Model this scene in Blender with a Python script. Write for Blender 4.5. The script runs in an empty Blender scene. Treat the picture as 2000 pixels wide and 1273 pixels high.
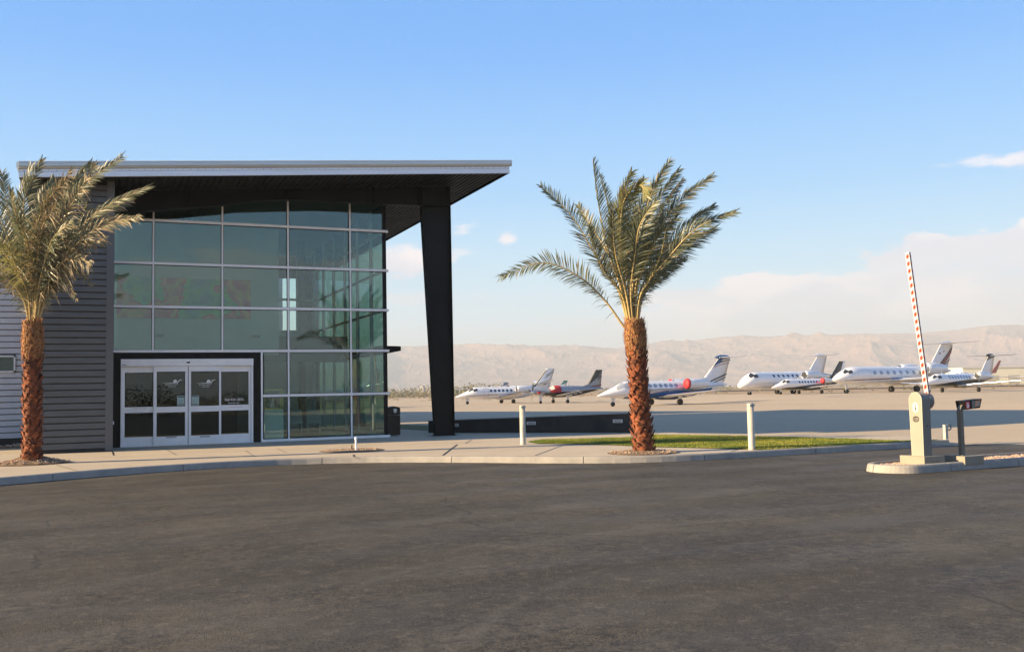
import bpy, math, random
import numpy as np
from mathutils import Vector, Matrix, noise
random.seed(7); rnd = random.random
PI = math.pi
def ru(a, b): return a + (b - a) * rnd()
sc = bpy.context.scene
C = sc.collection

# ------------------------------------------------------------------ camera
F, YAW, ROLL, EYE = 1876.0, 0.4086, -0.0207, 1.6
PITCH = math.atan((765 - 636.5) / F)
_cy, _sy, _cp, _sp = math.cos(YAW), math.sin(YAW), math.cos(PITCH), math.sin(PITCH)
FW = Vector((_sy * _cp, _cy * _cp, _sp)); RT0 = Vector((_cy, -_sy, 0)); UP0 = RT0.cross(FW)
RT = math.cos(ROLL) * RT0 + math.sin(ROLL) * UP0
UP = -math.sin(ROLL) * RT0 + math.cos(ROLL) * UP0
EYEP = Vector((0, 0, EYE))
cd = bpy.data.cameras.new('camera'); cam = bpy.data.objects.new('camera', cd); C.objects.link(cam)
M3 = Matrix((RT, UP, -FW)).transposed()
cam.matrix_world = Matrix.Translation(EYEP) @ M3.to_4x4()
cd.sensor_width = 36; cd.lens = F / 2000 * 36; cd.clip_end = 60000; cd.clip_start = .05
sc.camera = cam

# ------------------------------------------------------------------ exposure, sky, sun
sc.view_settings.view_transform = 'Standard'; sc.view_settings.look = 'None'
sc.view_settings.exposure = 1.95; sc.view_settings.gamma = 1
SUN_EL = math.radians(17.2); SUN_DIR = Vector((math.cos(SUN_EL) * math.cos(-.129), math.cos(SUN_EL) * math.sin(-.129), -math.sin(SUN_EL)))
sl = bpy.data.lights.new('sun', 'SUN'); sl.energy = 5.0; sl.angle = math.radians(.53); sl.color = (1, .76, .45)
so = bpy.data.objects.new('sun', sl); C.objects.link(so)
so.rotation_euler = SUN_DIR.to_track_quat('-Z', 'Y').to_euler()

def N(nt, typ, **kw):
    n = nt.nodes.new(typ)
    for k, v in kw.items():
        if k.startswith('i_'):
            n.inputs[int(k[2:])].default_value = v
        else: setattr(n, k, v)
    return n
def math_(nt, op, a, b=None, clamp=False):
    n = nt.nodes.new('ShaderNodeMath'); n.operation = op; n.use_clamp = clamp
    for i, v in enumerate((a, b)):
        if v is None: continue
        if isinstance(v, (int, float)): n.inputs[i].default_value = v
        else: nt.links.new(v, n.inputs[i])
    return n.outputs[0]
def maprange(nt, v, a, b, c=0, d=1, smooth=True):
    n = nt.nodes.new('ShaderNodeMapRange')
    if smooth: n.interpolation_type = 'SMOOTHSTEP'
    nt.links.new(v, n.inputs[0])
    for i, x in enumerate((a, b, c, d)):
        if isinstance(x, (int, float)): n.inputs[i + 1].default_value = x
        else: nt.links.new(x, n.inputs[i + 1])
    return n.outputs[0]
def mix(nt, fac, a, b, mode='MIX'):
    n = nt.nodes.new('ShaderNodeMix'); n.data_type = 'RGBA'; n.blend_type = mode
    for i, v in ((0, fac), (6, a), (7, b)):
        if isinstance(v, (int, float)): n.inputs[i].default_value = v
        elif isinstance(v, tuple): n.inputs[i].default_value = (*v, 1) if len(v) == 3 else v
        else: nt.links.new(v, n.inputs[i])
    return n.outputs[2]

def make_world():
    w = bpy.data.worlds.new('World'); sc.world = w; w.use_nodes = True
    nt = w.node_tree; nt.nodes.clear(); L = nt.links
    sky = N(nt, 'ShaderNodeTexSky', sky_type='NISHITA', sun_disc=False, sun_elevation=SUN_EL)
    # azimuth measured so that the sky's sun stands behind the lamp
    sx, sy = -SUN_DIR.x, -SUN_DIR.y
    sky.sun_rotation = math.atan2(sx, sy)
    sky.altitude = 0; sky.air_density = 1.0; sky.dust_density = .6; sky.ozone_density = 1.5
    tc = N(nt, 'ShaderNodeTexCoord'); sp = N(nt, 'ShaderNodeSeparateXYZ'); L.new(tc.outputs['Generated'], sp.inputs[0])
    x, y, z = sp.outputs
    az = math_(nt, 'ARCTAN2', x, y)
    # the air close to the ground is milky: elevation tint over the physical sky
    t = maprange(nt, z, 0.0, .42)
    ramp = N(nt, 'ShaderNodeValToRGB'); L.new(math_(nt, 'MULTIPLY', z, 1.0, True), ramp.inputs[0])
    cr = ramp.color_ramp; cr.elements[0].position = 0; cr.elements[0].color = SKYC[0]; cr.elements[1].position = 1; cr.elements[1].color = SKYC[-1][1]
    for p, c in SKYC[1:-1]:
        e = cr.elements.new(p); e.color = c
    skyc = mix(nt, 1.0, sky.outputs[0], (SKYMUL,) * 3, 'MULTIPLY')
    base = mix(nt, .06, ramp.outputs[0], skyc)
    # clouds
    cv = N(nt, 'ShaderNodeCombineXYZ'); L.new(math_(nt, 'MULTIPLY', az, 9.0), cv.inputs[0]); L.new(math_(nt, 'MULTIPLY', z, 26.0), cv.inputs[1])
    n1 = N(nt, 'ShaderNodeTexNoise', noise_dimensions='2D'); L.new(cv.outputs[0], n1.inputs['Vector']); n1.inputs['Scale'].default_value = 1.3; n1.inputs['Detail'].default_value = 9; n1.inputs['Roughness'].default_value = .62
    n2 = N(nt, 'ShaderNodeTexNoise', noise_dimensions='2D'); L.new(cv.outputs[0], n2.inputs['Vector']); n2.inputs['Scale'].default_value = .8; n2.inputs['Detail'].default_value = 4
    nn = n1.outputs[0]
    # bank on the right, whose top climbs with azimuth
    top = maprange(nt, az, .50, .90, .085, .145, False)
    top = math_(nt, 'ADD', top, math_(nt, 'MULTIPLY', math_(nt, 'SUBTRACT', nn, .5), .075))
    d = math_(nt, 'SUBTRACT', top, z)
    bank = maprange(nt, d, 0.0, .007)
    bank = math_(nt, 'MULTIPLY', bank, maprange(nt, az, .44, .60))
    bank = math_(nt, 'MULTIPLY', bank, maprange(nt, nn, .30, .50, .62, .95))
    dens = bank
    D2 = 57.2958
    for a, e, wa, we, s in CLOUDS:
        ga = math_(nt, 'DIVIDE', math_(nt, 'SUBTRACT', az, a / D2), wa / D2)
        ge = math_(nt, 'DIVIDE', math_(nt, 'SUBTRACT', z, e), we)
        r = math_(nt, 'ADD', math_(nt, 'MULTIPLY', ga, ga), math_(nt, 'MULTIPLY', ge, ge))
        g = math_(nt, 'SUBTRACT', 1.0, r)
        g = math_(nt, 'ADD', g, math_(nt, 'MULTIPLY', math_(nt, 'SUBTRACT', nn, .52), 5.5))
        g = math_(nt, 'MULTIPLY', maprange(nt, g, .1, 1.3), s)
        g = math_(nt, 'MULTIPLY', g, maprange(nt, r, 2.6, 1.2))
        dens = math_(nt, 'MAXIMUM', dens, g)
    bright = maprange(nt, n2.outputs[0], .4, .62)
    edge = maprange(nt, d, 0.0, .05, 1, 0)
    cc = mix(nt, math_(nt, 'MULTIPLY', bright, .6), CLC[0], CLC[1])
    col = mix(nt, dens, base, cc)
    bg = N(nt, 'ShaderNodeBackground'); L.new(col, bg.inputs[0]); bg.inputs[1].default_value = SKYSTR
    out = N(nt, 'ShaderNodeOutputWorld'); L.new(bg.outputs[0], out.inputs[0])
SKYSTR = .055; SKYMUL = 1.0
SKYC = [(4.6, 5.3, 6.0, 1), (.06, (3.4, 5.0, 6.2, 1)), (.12, (2.1, 4.2, 5.8, 1)), (.20, (.95, 3.1, 5.6, 1)), (.33, (.20, 2.0, 5.2, 1)), (.40, (.12, 1.8, 4.9, 1)), (.60, (.20, 1.1, 2.9, 1)), (1.0, (.2, .65, 1.6, 1))]
CLC = ((4.1, 4.2, 4.95), (6.3, 5.6, 5.6))
CLOUDS = [(51.5, .203, 4.6, .009, .8), (20.3, .168, 1.5, .009, .95), (23.2, .158, .7, .009, .9), (17.2, .135, 3.4, .022, 1.0), (20.8, .146, 1.5, .006, .6), (17.5, .098, 4.5, .010, .7), (21.5, .100, 2.4, .006, .6), (27.5, .076, 2.6, .004, .35), (35, .088, 3, .006, .5)]
make_world()

# ------------------------------------------------------------------ pixel helpers: a pixel of the photo -> a point of the place
def ray(x, y): return FW + RT * ((x - 1000) / F) + UP * ((636.5 - y) / F)
def G(x, y, z=0.0):
    d = ray(x, y); return EYEP + d * ((z - EYE) / d.z)
def PY(x, y, Y):
    d = ray(x, y); return EYEP + d * (Y / d.y)
def AT(x, y, D):
    return EYEP + ray(x, y) * D
def sstep(t): t = max(0, min(1, t)); return t * t * (3 - 2 * t)
def hz(X, Y):
    xc = X * _cy - Y * _sy
    return .38 * sstep((xc - 14) / 22)

# ------------------------------------------------------------------ object helpers
class MB:
    def __init__(s): s.v = []; s.f = []; s.m = []; s.sm = []
    def add(s, vs, fs, m=0, smooth=False):
        b = len(s.v); s.v += [tuple(p) for p in vs]
        for f in fs: s.f.append([b + i for i in f]); s.m.append(m); s.sm.append(smooth)
        return s
    def box(s, x0, y0, z0, x1, y1, z1, m=0):
        return s.add([(x0, y0, z0), (x1, y0, z0), (x1, y1, z0), (x0, y1, z0), (x0, y0, z1), (x1, y0, z1), (x1, y1, z1), (x0, y1, z1)],
                     [(0, 3, 2, 1), (4, 5, 6, 7), (0, 1, 5, 4), (1, 2, 6, 5), (2, 3, 7, 6), (3, 0, 4, 7)], m)
    def prism(s, pts, off, m=0):
        """polygon (3D points) extruded by vector off"""
        n = len(pts); o = Vector(off)
        vs = [Vector(p) for p in pts] + [Vector(p) + o for p in pts]
        fs = [list(range(n - 1, -1, -1)), list(range(n, 2 * n))] + [(i, (i + 1) % n, n + (i + 1) % n, n + i) for i in range(n)]
        return s.add(vs, fs, m)
    def poly(s, pts, m=0): return s.add(pts, [list(range(len(pts)))], m)
    def tube(s, pts, rs, n=10, m=0, cap=True, smooth=True):
        pts = [Vector(p) for p in pts]
        if isinstance(rs, (int, float)): rs = [rs] * len(pts)
        rings = []; ref = None
        for i, p in enumerate(pts):
            t = (pts[min(i + 1, len(pts) - 1)] - pts[max(i - 1, 0)]).normalized()
            if ref is None: ref = Vector((0, 0, 1)) if abs(t.z) < .9 else Vector((1, 0, 0))
            u = (ref - t * ref.dot(t)).normalized(); w = t.cross(u); ref = u
            rings.append([p + (u * math.cos(2 * PI * k / n) + w * math.sin(2 * PI * k / n)) * rs[i] for k in range(n)])
        return s.loft(rings, m, cap, smooth)
    def loft(s, rings, m=0, cap=True, smooth=True, closed=True):
        n = len(rings[0]); b = [p for r in rings for p in r]; fs = []
        for i in range(len(rings) - 1):
            for k in range(n if closed else n - 1):
                k2 = (k + 1) % n
                fs.append((i * n + k, i * n + k2, (i + 1) * n + k2, (i + 1) * n + k))
        s.add(b, fs, m, smooth)
        if cap: s.add(rings[0], [list(range(n - 1, -1, -1))], m); s.add(rings[-1], [list(range(n))], m)
        return s
    def lathe(s, prof, c=(0, 0, 0), n=24, m=0, axis='z', smooth=True):
        rings = []
        for r, h in prof:
            ring = []
            for k in range(n):
                a = 2 * PI * k / n; u, w = r * math.cos(a), r * math.sin(a)
                p = {'z': (u, w, h), 'x': (h, u, w), 'y': (w, h, u)}[axis]
                ring.append((c[0] + p[0], c[1] + p[1], c[2] + p[2]))
            rings.append(ring)
        return s.loft(rings, m, True, smooth)
    def build(s, name, mats, parent=None, world=False):
        me = bpy.data.meshes.new(name); off = parent.location if (world and parent) else Vector((0, 0, 0))
        vs = [(p[0] - off[0], p[1] - off[1], p[2] - off[2]) for p in s.v]
        me.from_pydata(vs, [], s.f)
        if not isinstance(mats, (list, tuple)): mats = [mats]
        for m in mats: me.materials.append(m)
        me.polygons.foreach_set('material_index', s.m); me.polygons.foreach_set('use_smooth', s.sm)
        me.update()
        o = bpy.data.objects.new(name, me); C.objects.link(o); o.parent = parent
        return o
def tag(o, label, cat, group=None, kind=None):
    if label: o['label'] = label
    if cat: o['category'] = cat
    if group: o['group'] = group
    if kind: o['kind'] = kind
    return o
def thing(name, label, cat, loc=(0, 0, 0), rotz=0, group=None, scale=1):
    o = bpy.data.objects.new(name, None); C.objects.link(o); o.location = loc; o.rotation_euler = (0, 0, rotz); o.scale = (scale,) * 3
    o.empty_display_size = .2
    return tag(o, label, cat, group)
def struct(o, kind='structure'): o['kind'] = kind; return o
def copy_tree(o, parent=None):
    c = o.copy(); C.objects.link(c); c.parent = parent
    for ch in list(o.children): copy_tree(ch, c)
    return c
def text_mesh(name, body, size, mat_, parent, loc, rot=(PI / 2, 0, 0), ext=.001, align='CENTER', space=1.0):
    cu = bpy.data.curves.new(name, 'FONT'); cu.body = body; cu.size = size; cu.extrude = ext; cu.align_x = align; cu.align_y = 'CENTER'; cu.space_character = space
    t = bpy.data.objects.new('tmp_text', cu); C.objects.link(t)
    dg = bpy.context.evaluated_depsgraph_get(); me = bpy.data.meshes.new_from_object(t.evaluated_get(dg))
    bpy.data.objects.remove(t); me.name = name; me.materials.clear(); me.materials.append(mat_)
    o = bpy.data.objects.new(name, me); C.objects.link(o); o.parent = parent; o.location = loc; o.rotation_euler = rot
    return o

# ------------------------------------------------------------------ materials
def mat(name, col, rough=.6, metal=0, var=0, vscale=4, bump=0, bscale=30, coat=0, spec=.5, dark=None, detail=6, streak=None, trans=0, coord='Object'):
    m = bpy.data.materials.new(name); m.use_nodes = True; nt = m.node_tree; L = nt.links
    b = nt.nodes['Principled BSDF']; b.inputs['Base Color'].default_value = (*col, 1)
    b.inputs['Roughness'].default_value = rough; b.inputs['Metallic'].default_value = metal
    b.inputs['Coat Weight'].default_value = coat; b.inputs['Specular IOR Level'].default_value = spec
    tc = N(nt, 'ShaderNodeTexCoord')
    src = tc.outputs[coord]
    if streak:
        mp = N(nt, 'ShaderNodeMapping'); mp.inputs['Scale'].default_value = streak; L.new(src, mp.inputs[0]); ssrc = mp.outputs[0]
    else: ssrc = src
    if var:
        n = N(nt, 'ShaderNodeTexNoise'); n.inputs['Scale'].default_value = vscale; n.inputs['Detail'].default_value = detail; n.inputs['Roughness'].default_value = .65; L.new(ssrc, n.inputs['Vector'])
        f = maprange(nt, n.outputs[0], .32, .68)
        c2 = dark if dark else tuple(c * (1 - var) for c in col)
        c1 = tuple(min(1, c * (1 + var * .5)) for c in col)
        L.new(mix(nt, f, c2, c1), b.inputs['Base Color'])
        L.new(maprange(nt, n.outputs[0], .3, .7, min(1, rough * 1.12), rough * .9), b.inputs['Roughness'])
    if bump:
        n = N(nt, 'ShaderNodeTexNoise'); n.inputs['Scale'].default_value = bscale; n.inputs['Detail'].default_value = 8; L.new(src, n.inputs['Vector'])
        bp = N(nt, 'ShaderNodeBump'); bp.inputs['Strength'].default_value = bump; bp.inputs['Distance'].default_value = .02; L.new(n.outputs[0], bp.inputs['Height']); L.new(bp.outputs[0], b.inputs['Normal'])
    return m
M = {}
M['siding_dark'] = mat('siding_dark', (.103, .108, .112), .45, .1, .12, 1.5, streak=(1, 1, 6))
M['siding_light'] = mat('siding_light', (.66, .66, .70), .42, .0, .08, 1.5)
M['black_steel'] = mat('black_steel', (.004, .0045, .006), .5, 0, .3, 2, .03, 40, spec=.22)
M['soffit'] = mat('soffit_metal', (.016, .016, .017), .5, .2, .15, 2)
M['fascia'] = mat('fascia_metal', (.78, .80, .84), .35, .25, .06, .7, streak=(.3, 1, 8))
M['fascia_tan'] = mat('gutter_metal', (.62, .62, .58), .32, .45, .06, .7, streak=(.3, 1, 8))
M['alu'] = mat('anodised_aluminium', (.82, .83, .86), .35, .12, .05, 3)
M['gasket'] = mat('black_gasket', (.01, .01, .01), .6)
M['roof_top'] = mat('roof_sheet', (.45, .45, .45), .5, .3)
M['black'] = mat('matt_black', (.008, .008, .009), .6)
M['white_vinyl'] = mat('white_vinyl', (.95, .95, .95), .5)
M['red_vinyl'] = mat('red_vinyl', (.45, .03, .02), .5)
M['pale_paper'] = mat('pale_green_notice', (.42, .55, .52), .6, var=.15, vscale=30)
M['bollard'] = mat('cream_painted_steel', (.44, .42, .37), .45, 0, .12, 3, .05, 40)
M['int_wall'] = mat('interior_wall', (.60, .66, .64), .8, var=.08, vscale=1)
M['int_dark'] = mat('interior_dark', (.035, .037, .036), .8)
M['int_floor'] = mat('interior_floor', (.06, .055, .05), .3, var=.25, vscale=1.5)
M['gold'] = mat('gold_frame', (.90, .70, .22), .4, 0)
M['white'] = mat('white_paint', (.75, .75, .73), .5)
M['trash'] = mat('bronze_bin', (.018, .014, .012), .4)
M['wood'] = mat('pale_wood', (.35, .25, .14), .6, var=.2, vscale=5)

def concrete_mat(name, c1, c2, sc1=.6, joints=None, bump=.15):
    m = bpy.data.materials.new(name); m.use_nodes = True; nt = m.node_tree; L = nt.links; b = nt.nodes['Principled BSDF']
    g = N(nt, 'ShaderNodeNewGeometry'); P = g.outputs['Position']
    n1 = N(nt, 'ShaderNodeTexNoise'); n1.inputs['Scale'].default_value = sc1; n1.inputs['Detail'].default_value = 8; n1.inputs['Roughness'].default_value = .7; L.new(P, n1.inputs['Vector'])
    n2 = N(nt, 'ShaderNodeTexNoise'); n2.inputs['Scale'].default_value = 45; n2.inputs['Detail'].default_value = 4; L.new(P, n2.inputs['Vector'])
    f = maprange(nt, n1.outputs[0], .3, .7)
    col = mix(nt, f, c2, c1)
    col = mix(nt, maprange(nt, n2.outputs[0], .35, .65, 0, .25), col, tuple(c * .6 for c in c1))
    if joints:
        sp = N(nt, 'ShaderNodeSeparateXYZ'); mp = N(nt, 'ShaderNodeMapping'); mp.vector_type = 'POINT'; mp.inputs['Rotation'].default_value = (0, 0, joints[1]); L.new(P, mp.inputs[0]); L.new(mp.outputs[0], sp.inputs[0])
        for o in sp.outputs[:2]:
            mm = math_(nt, 'PINGPONG', o, joints[0] / 2); jl = maprange(nt, mm, 0, joints[2], .55, 0)
            col = mix(nt, jl, col, tuple(c * .35 for c in c1))
    L.new(col, b.inputs['Base Color']); b.inputs['Roughness'].default_value = .85; b.inputs['Specular IOR Level'].default_value = .3
    bp = N(nt, 'ShaderNodeBump'); bp.inputs['Strength'].default_value = bump; bp.inputs['Distance'].default_value = .01; L.new(n2.outputs[0], bp.inputs['Height']); L.new(bp.outputs[0], b.inputs['Normal'])
    return m
M['sidewalk'] = concrete_mat('sidewalk_concrete', (.53, .45, .35), (.45, .38, .295), .5)
M['kerb'] = concrete_mat('kerb_concrete', (.36, .335, .31), (.26, .25, .24), 2.5, bump=.3)
M['apron'] = concrete_mat('apron_concrete', (.50, .405, .295), (.43, .352, .258), .05, joints=(7.5, .2, .04), bump=.05)
M['taxi'] = concrete_mat('taxiway_asphalt', (.12, .105, .09), (.10, .09, .08), .05)
M['desert'] = concrete_mat('desert_sand', (.44, .31, .19), (.30, .22, .135), .02)
M['plinth'] = concrete_mat('plinth_paint', (.30, .275, .225), (.26, .235, .19), 3)

def asphalt():
    m = bpy.data.materials.new('asphalt'); m.use_nodes = True; nt = m.node_tree; L = nt.links; b = nt.nodes['Principled BSDF']
    g = N(nt, 'ShaderNodeNewGeometry'); P = g.outputs['Position']
    def nz(s, d, r=.6, vec=P, t='ShaderNodeTexNoise'):
        n = N(nt, t); n.inputs['Scale'].default_value = s; n.inputs['Detail'].default_value = d
        n.inputs['Roughness'].default_value = r; L.new(vec, n.inputs['Vector']); return n.outputs[0]
    big = nz(.22, 6, .6); mid = nz(1.4, 6, .65); fine = nz(42, 5, .7)
    mp = N(nt, 'ShaderNodeMapping'); mp.inputs['Rotation'].default_value = (0, 0, .42); mp.inputs['Scale'].default_value = (.30, 1.1, 1); L.new(P, mp.inputs[0])
    st = nz(1.0, 7, .6, mp.outputs[0])
    # curved wheel paths round the drop-off circle
    sp = N(nt, 'ShaderNodeSeparateXYZ'); L.new(P, sp.inputs[0])
    dx = math_(nt, 'SUBTRACT', sp.outputs[0], 9.0); dy = math_(nt, 'SUBTRACT', sp.outputs[1], -6.0)
    r = math_(nt, 'SQRT', math_(nt, 'ADD', math_(nt, 'MULTIPLY', dx, dx), math_(nt, 'MULTIPLY', dy, dy)))
    r = math_(nt, 'ADD', r, math_(nt, 'MULTIPLY', mid, .8))
    tr = maprange(nt, math_(nt, 'PINGPONG', r, 1.15), .35, .95)
    f = maprange(nt, big, .34, .66)
    col = mix(nt, f, (.058, .050, .041), (.100, .087, .068))
    col = mix(nt, maprange(nt, st, .36, .66, 0, .42), col, (.118, .103, .080))
    col = mix(nt, math_(nt, 'MULTIPLY', tr, .34), col, (.036, .034, .033))
    col = mix(nt, maprange(nt, mid, .45, .7, 0, .40), col, (.036, .034, .032))
    rav = math_(nt, 'MULTIPLY', maprange(nt, nz(9, 8, .85), .47, .57), maprange(nt, nz(.55, 4, .6), .44, .60, .28, 1.0))
    col = mix(nt, math_(nt, 'MULTIPLY', rav, .80), col, (.018, .0175, .0175))
    col = mix(nt, maprange(nt, nz(6, 9, .85), .50, .64, 0, .60), col, (.165, .145, .115))
    vo = N(nt, 'ShaderNodeTexVoronoi'); vo.inputs['Scale'].default_value = 85; L.new(P, vo.inputs['Vector'])
    agg = maprange(nt, vo.outputs['Distance'], .05, .55, 0, 1)
    col = mix(nt, math_(nt, 'MULTIPLY', maprange(nt, fine, .44, .62, 0, .75), maprange(nt, mid, .35, .62, .35, 1.0)), col, (.014, .013, .013))
    wn = N(nt, 'ShaderNodeTexVoronoi'); wn.inputs['Scale'].default_value = 22; L.new(P, wn.inputs['Vector'])
    spk = math_(nt, 'MULTIPLY', maprange(nt, wn.outputs['Distance'], .10, .04), maprange(nt, nz(2.3, 2), .60, .72))
    col = mix(nt, math_(nt, 'MULTIPLY', spk, .8), col, (.35, .32, .28))
    # light scuffs of turning tyres and a few sealed cracks
    cr1 = math_(nt, 'SQRT', math_(nt, 'ADD', math_(nt, 'POWER', math_(nt, 'SUBTRACT', sp.outputs[0], 6.5), 2.0), math_(nt, 'POWER', math_(nt, 'SUBTRACT', sp.outputs[1], 3.0), 2.0)))
    sc = None
    for q, w_ in ((5.2, .10), (6.75, .13), (8.9, .10), (10.4, .2)):
        k = maprange(nt, math_(nt, 'ABSOLUTE', math_(nt, 'SUBTRACT', cr1, q)), 0, w_, 1, 0); sc = k if sc is None else math_(nt, 'MAXIMUM', sc, k)
    col = mix(nt, math_(nt, 'MULTIPLY', math_(nt, 'MULTIPLY', sc, maprange(nt, nz(.5, 3), .45, .6)), .30), col, (.115, .108, .094))
    vc = N(nt, 'ShaderNodeTexVoronoi', feature='DISTANCE_TO_EDGE'); vc.inputs['Scale'].default_value = .16
    wv = N(nt, 'ShaderNodeVectorMath', operation='ADD'); wn2 = N(nt, 'ShaderNodeTexNoise'); wn2.inputs['Scale'].default_value = 1.1; wn2.inputs['Detail'].default_value = 5; L.new(P, wn2.inputs['Vector'])
    L.new(P, wv.inputs[0]); sv = N(nt, 'ShaderNodeVectorMath', operation='SCALE'); L.new(wn2.outputs['Color'], sv.inputs[0]); sv.inputs['Scale'].default_value = .9; L.new(sv.outputs[0], wv.inputs[1]); L.new(wv.outputs[0], vc.inputs['Vector'])
    ck = math_(nt, 'MULTIPLY', maprange(nt, vc.outputs['Distance'], .0, .0055, 1, 0), maprange(nt, nz(.33, 2), .47, .56))
    col = mix(nt, math_(nt, 'MULTIPLY', ck, .75), col, (.018, .017, .017))
    ol = N(nt, 'ShaderNodeTexVoronoi'); ol.inputs['Scale'].default_value = .55; L.new(P, ol.inputs['Vector'])
    col = mix(nt, math_(nt, 'MULTIPLY', maprange(nt, math_(nt, 'ADD', ol.outputs['Distance'], math_(nt, 'MULTIPLY', fine, .12)), .10, .17, .5, 0), maprange(nt, nz(.6, 2), .5, .6)), col, (.022, .020, .019))
    L.new(col, b.inputs['Base Color'])
    rough = math_(nt, 'ADD', maprange(nt, st, .35, .65, .80, .68), math_(nt, 'MULTIPLY', fine, .1)); L.new(rough, b.inputs['Roughness'])
    b.inputs['Specular IOR Level'].default_value = .35
    hgt = math_(nt, 'ADD', math_(nt, 'MULTIPLY', agg, .5), math_(nt, 'MULTIPLY', fine, 1.1))
    wear = maprange(nt, st, .35, .62, 1.0, .25)
    bp = N(nt, 'ShaderNodeBump'); bp.inputs['Distance'].default_value = .012; L.new(math_(nt, 'MULTIPLY', wear, .9), bp.inputs['Strength']); L.new(hgt, bp.inputs['Height']); L.new(bp.outputs[0], b.inputs['Normal'])
    return m
M['asphalt'] = asphalt()

def glass_mat(name, tint, refl, rcol=(.72, .86, .92)):
    m = bpy.data.materials.new(name); m.use_nodes = True; nt = m.node_tree; nt.nodes.clear(); L = nt.links
    tr = N(nt, 'ShaderNodeBsdfTransparent'); tr.inputs[0].default_value = (*tint, 1)
    gl = N(nt, 'ShaderNodeBsdfGlossy'); gl.inputs[0].default_value = (*rcol, 1); gl.inputs['Roughness'].default_value = .004
    g = N(nt, 'ShaderNodeNewGeometry'); n = N(nt, 'ShaderNodeTexNoise'); n.inputs['Scale'].default_value = .7; n.inputs['Detail'].default_value = 1; L.new(g.outputs['Position'], n.inputs['Vector'])
    bp = N(nt, 'ShaderNodeBump'); bp.inputs['Strength'].default_value = .02; bp.inputs['Distance'].default_value = .05; L.new(n.outputs[0], bp.inputs['Height']); L.new(bp.outputs[0], gl.inputs['Normal'])
    lw = N(nt, 'ShaderNodeLayerWeight'); lw.inputs[0].default_value = .5
    f = maprange(nt, math_(nt, 'POWER', lw.outputs['Facing'], 4.0), 0, 1, refl, .9, False)
    mx = N(nt, 'ShaderNodeMixShader'); L.new(f, mx.inputs[0]); L.new(tr.outputs[0], mx.inputs[1]); L.new(gl.outputs[0], mx.inputs[2])
    o = N(nt, 'ShaderNodeOutputMaterial'); L.new(mx.outputs[0], o.inputs[0])
    return m
M['glass'] = glass_mat('tinted_glass', (.76, .87, .84), .088)
M['glass_door'] = glass_mat('dark_door_glass', (.46, .52, .49), .065)
M['glass_east'] = glass_mat('side_wall_glass', (.52, .66, .61), .06)

def art_mat():
    m = bpy.data.materials.new('abstract_art'); m.use_nodes = True; nt = m.node_tree; L = nt.links; b = nt.nodes['Principled BSDF']
    tc = N(nt, 'ShaderNodeTexCoord')
    v = N(nt, 'ShaderNodeTexVoronoi'); v.inputs['Scale'].default_value = 7; L.new(tc.outputs['Object'], v.inputs['Vector'])
    n = N(nt, 'ShaderNodeTexNoise'); n.inputs['Scale'].default_value = .55; n.inputs['Detail'].default_value = 6; L.new(tc.outputs['Object'], n.inputs['Vector'])
    r = N(nt, 'ShaderNodeValToRGB'); L.new(n.outputs[0], r.inputs[0]); e = r.color_ramp.elements
    e[0].position = .30; e[0].color = (.02, .22, .70, 1); e[1].position = .72; e[1].color = (.95, .05, .05, 1)
    for p, c in ((.43, (.01, .50, .22)), (.49, (.04, .70, .15)), (.515, (.95, .06, .06)), (.56, (.95, .42, .05)), (.60, (.95, .08, .10))):
        q = e.new(p); q.color = (*c, 1)
    L.new(mix(nt, .25, r.outputs[0], v.outputs['Color'], 'MULTIPLY'), b.inputs['Base Color']); b.inputs['Roughness'].default_value = .6
    return m
M['art'] = art_mat()
#@@SCENE@@
# ================================================================== GROUND
# desert terrain as a polar sheet round the camera, reaching beyond the mountains' feet
def polar(azs, rs, hf):
    vs, fs = [], []
    for r in rs:
        for a in azs:
            X, Y = r * math.sin(a), r * math.cos(a); vs.append((X, Y, hf(X, Y, r, a)))
    n = len(azs)
    for i in range(len(rs) - 1):
        for k in range(n - 1):
            fs.append((i * n + k, i * n + k + 1, (i + 1) * n + k + 1, (i + 1) * n + k))
    return vs, fs
azs = [-PI + 2 * PI * k / 240 for k in range(241)]
rs = [0.01, 3, 6, 10, 14, 18, 23, 28, 34, 42, 50, 60, 72, 86, 103, 124, 150, 180, 215, 260, 310, 370, 450, 540, 650, 780, 940, 1150, 1400, 1800, 2400, 3200, 4200, 5200, 6500, 8000, 10000]
def dh(X, Y, r, a):
    z = hz(X, Y) - .14
    if r > 200: z += .7 * (noise.noise(Vector((X * .012, Y * .012, 3)))) * min(1, (r - 200) / 500)
    if r > 60 and Y < 0: z -= 0
    return z
v, f = polar(azs, rs, dh); mb = MB(); mb.add(v, f, 0, True); struct(mb.build('desert_ground', M['desert']))

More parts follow.
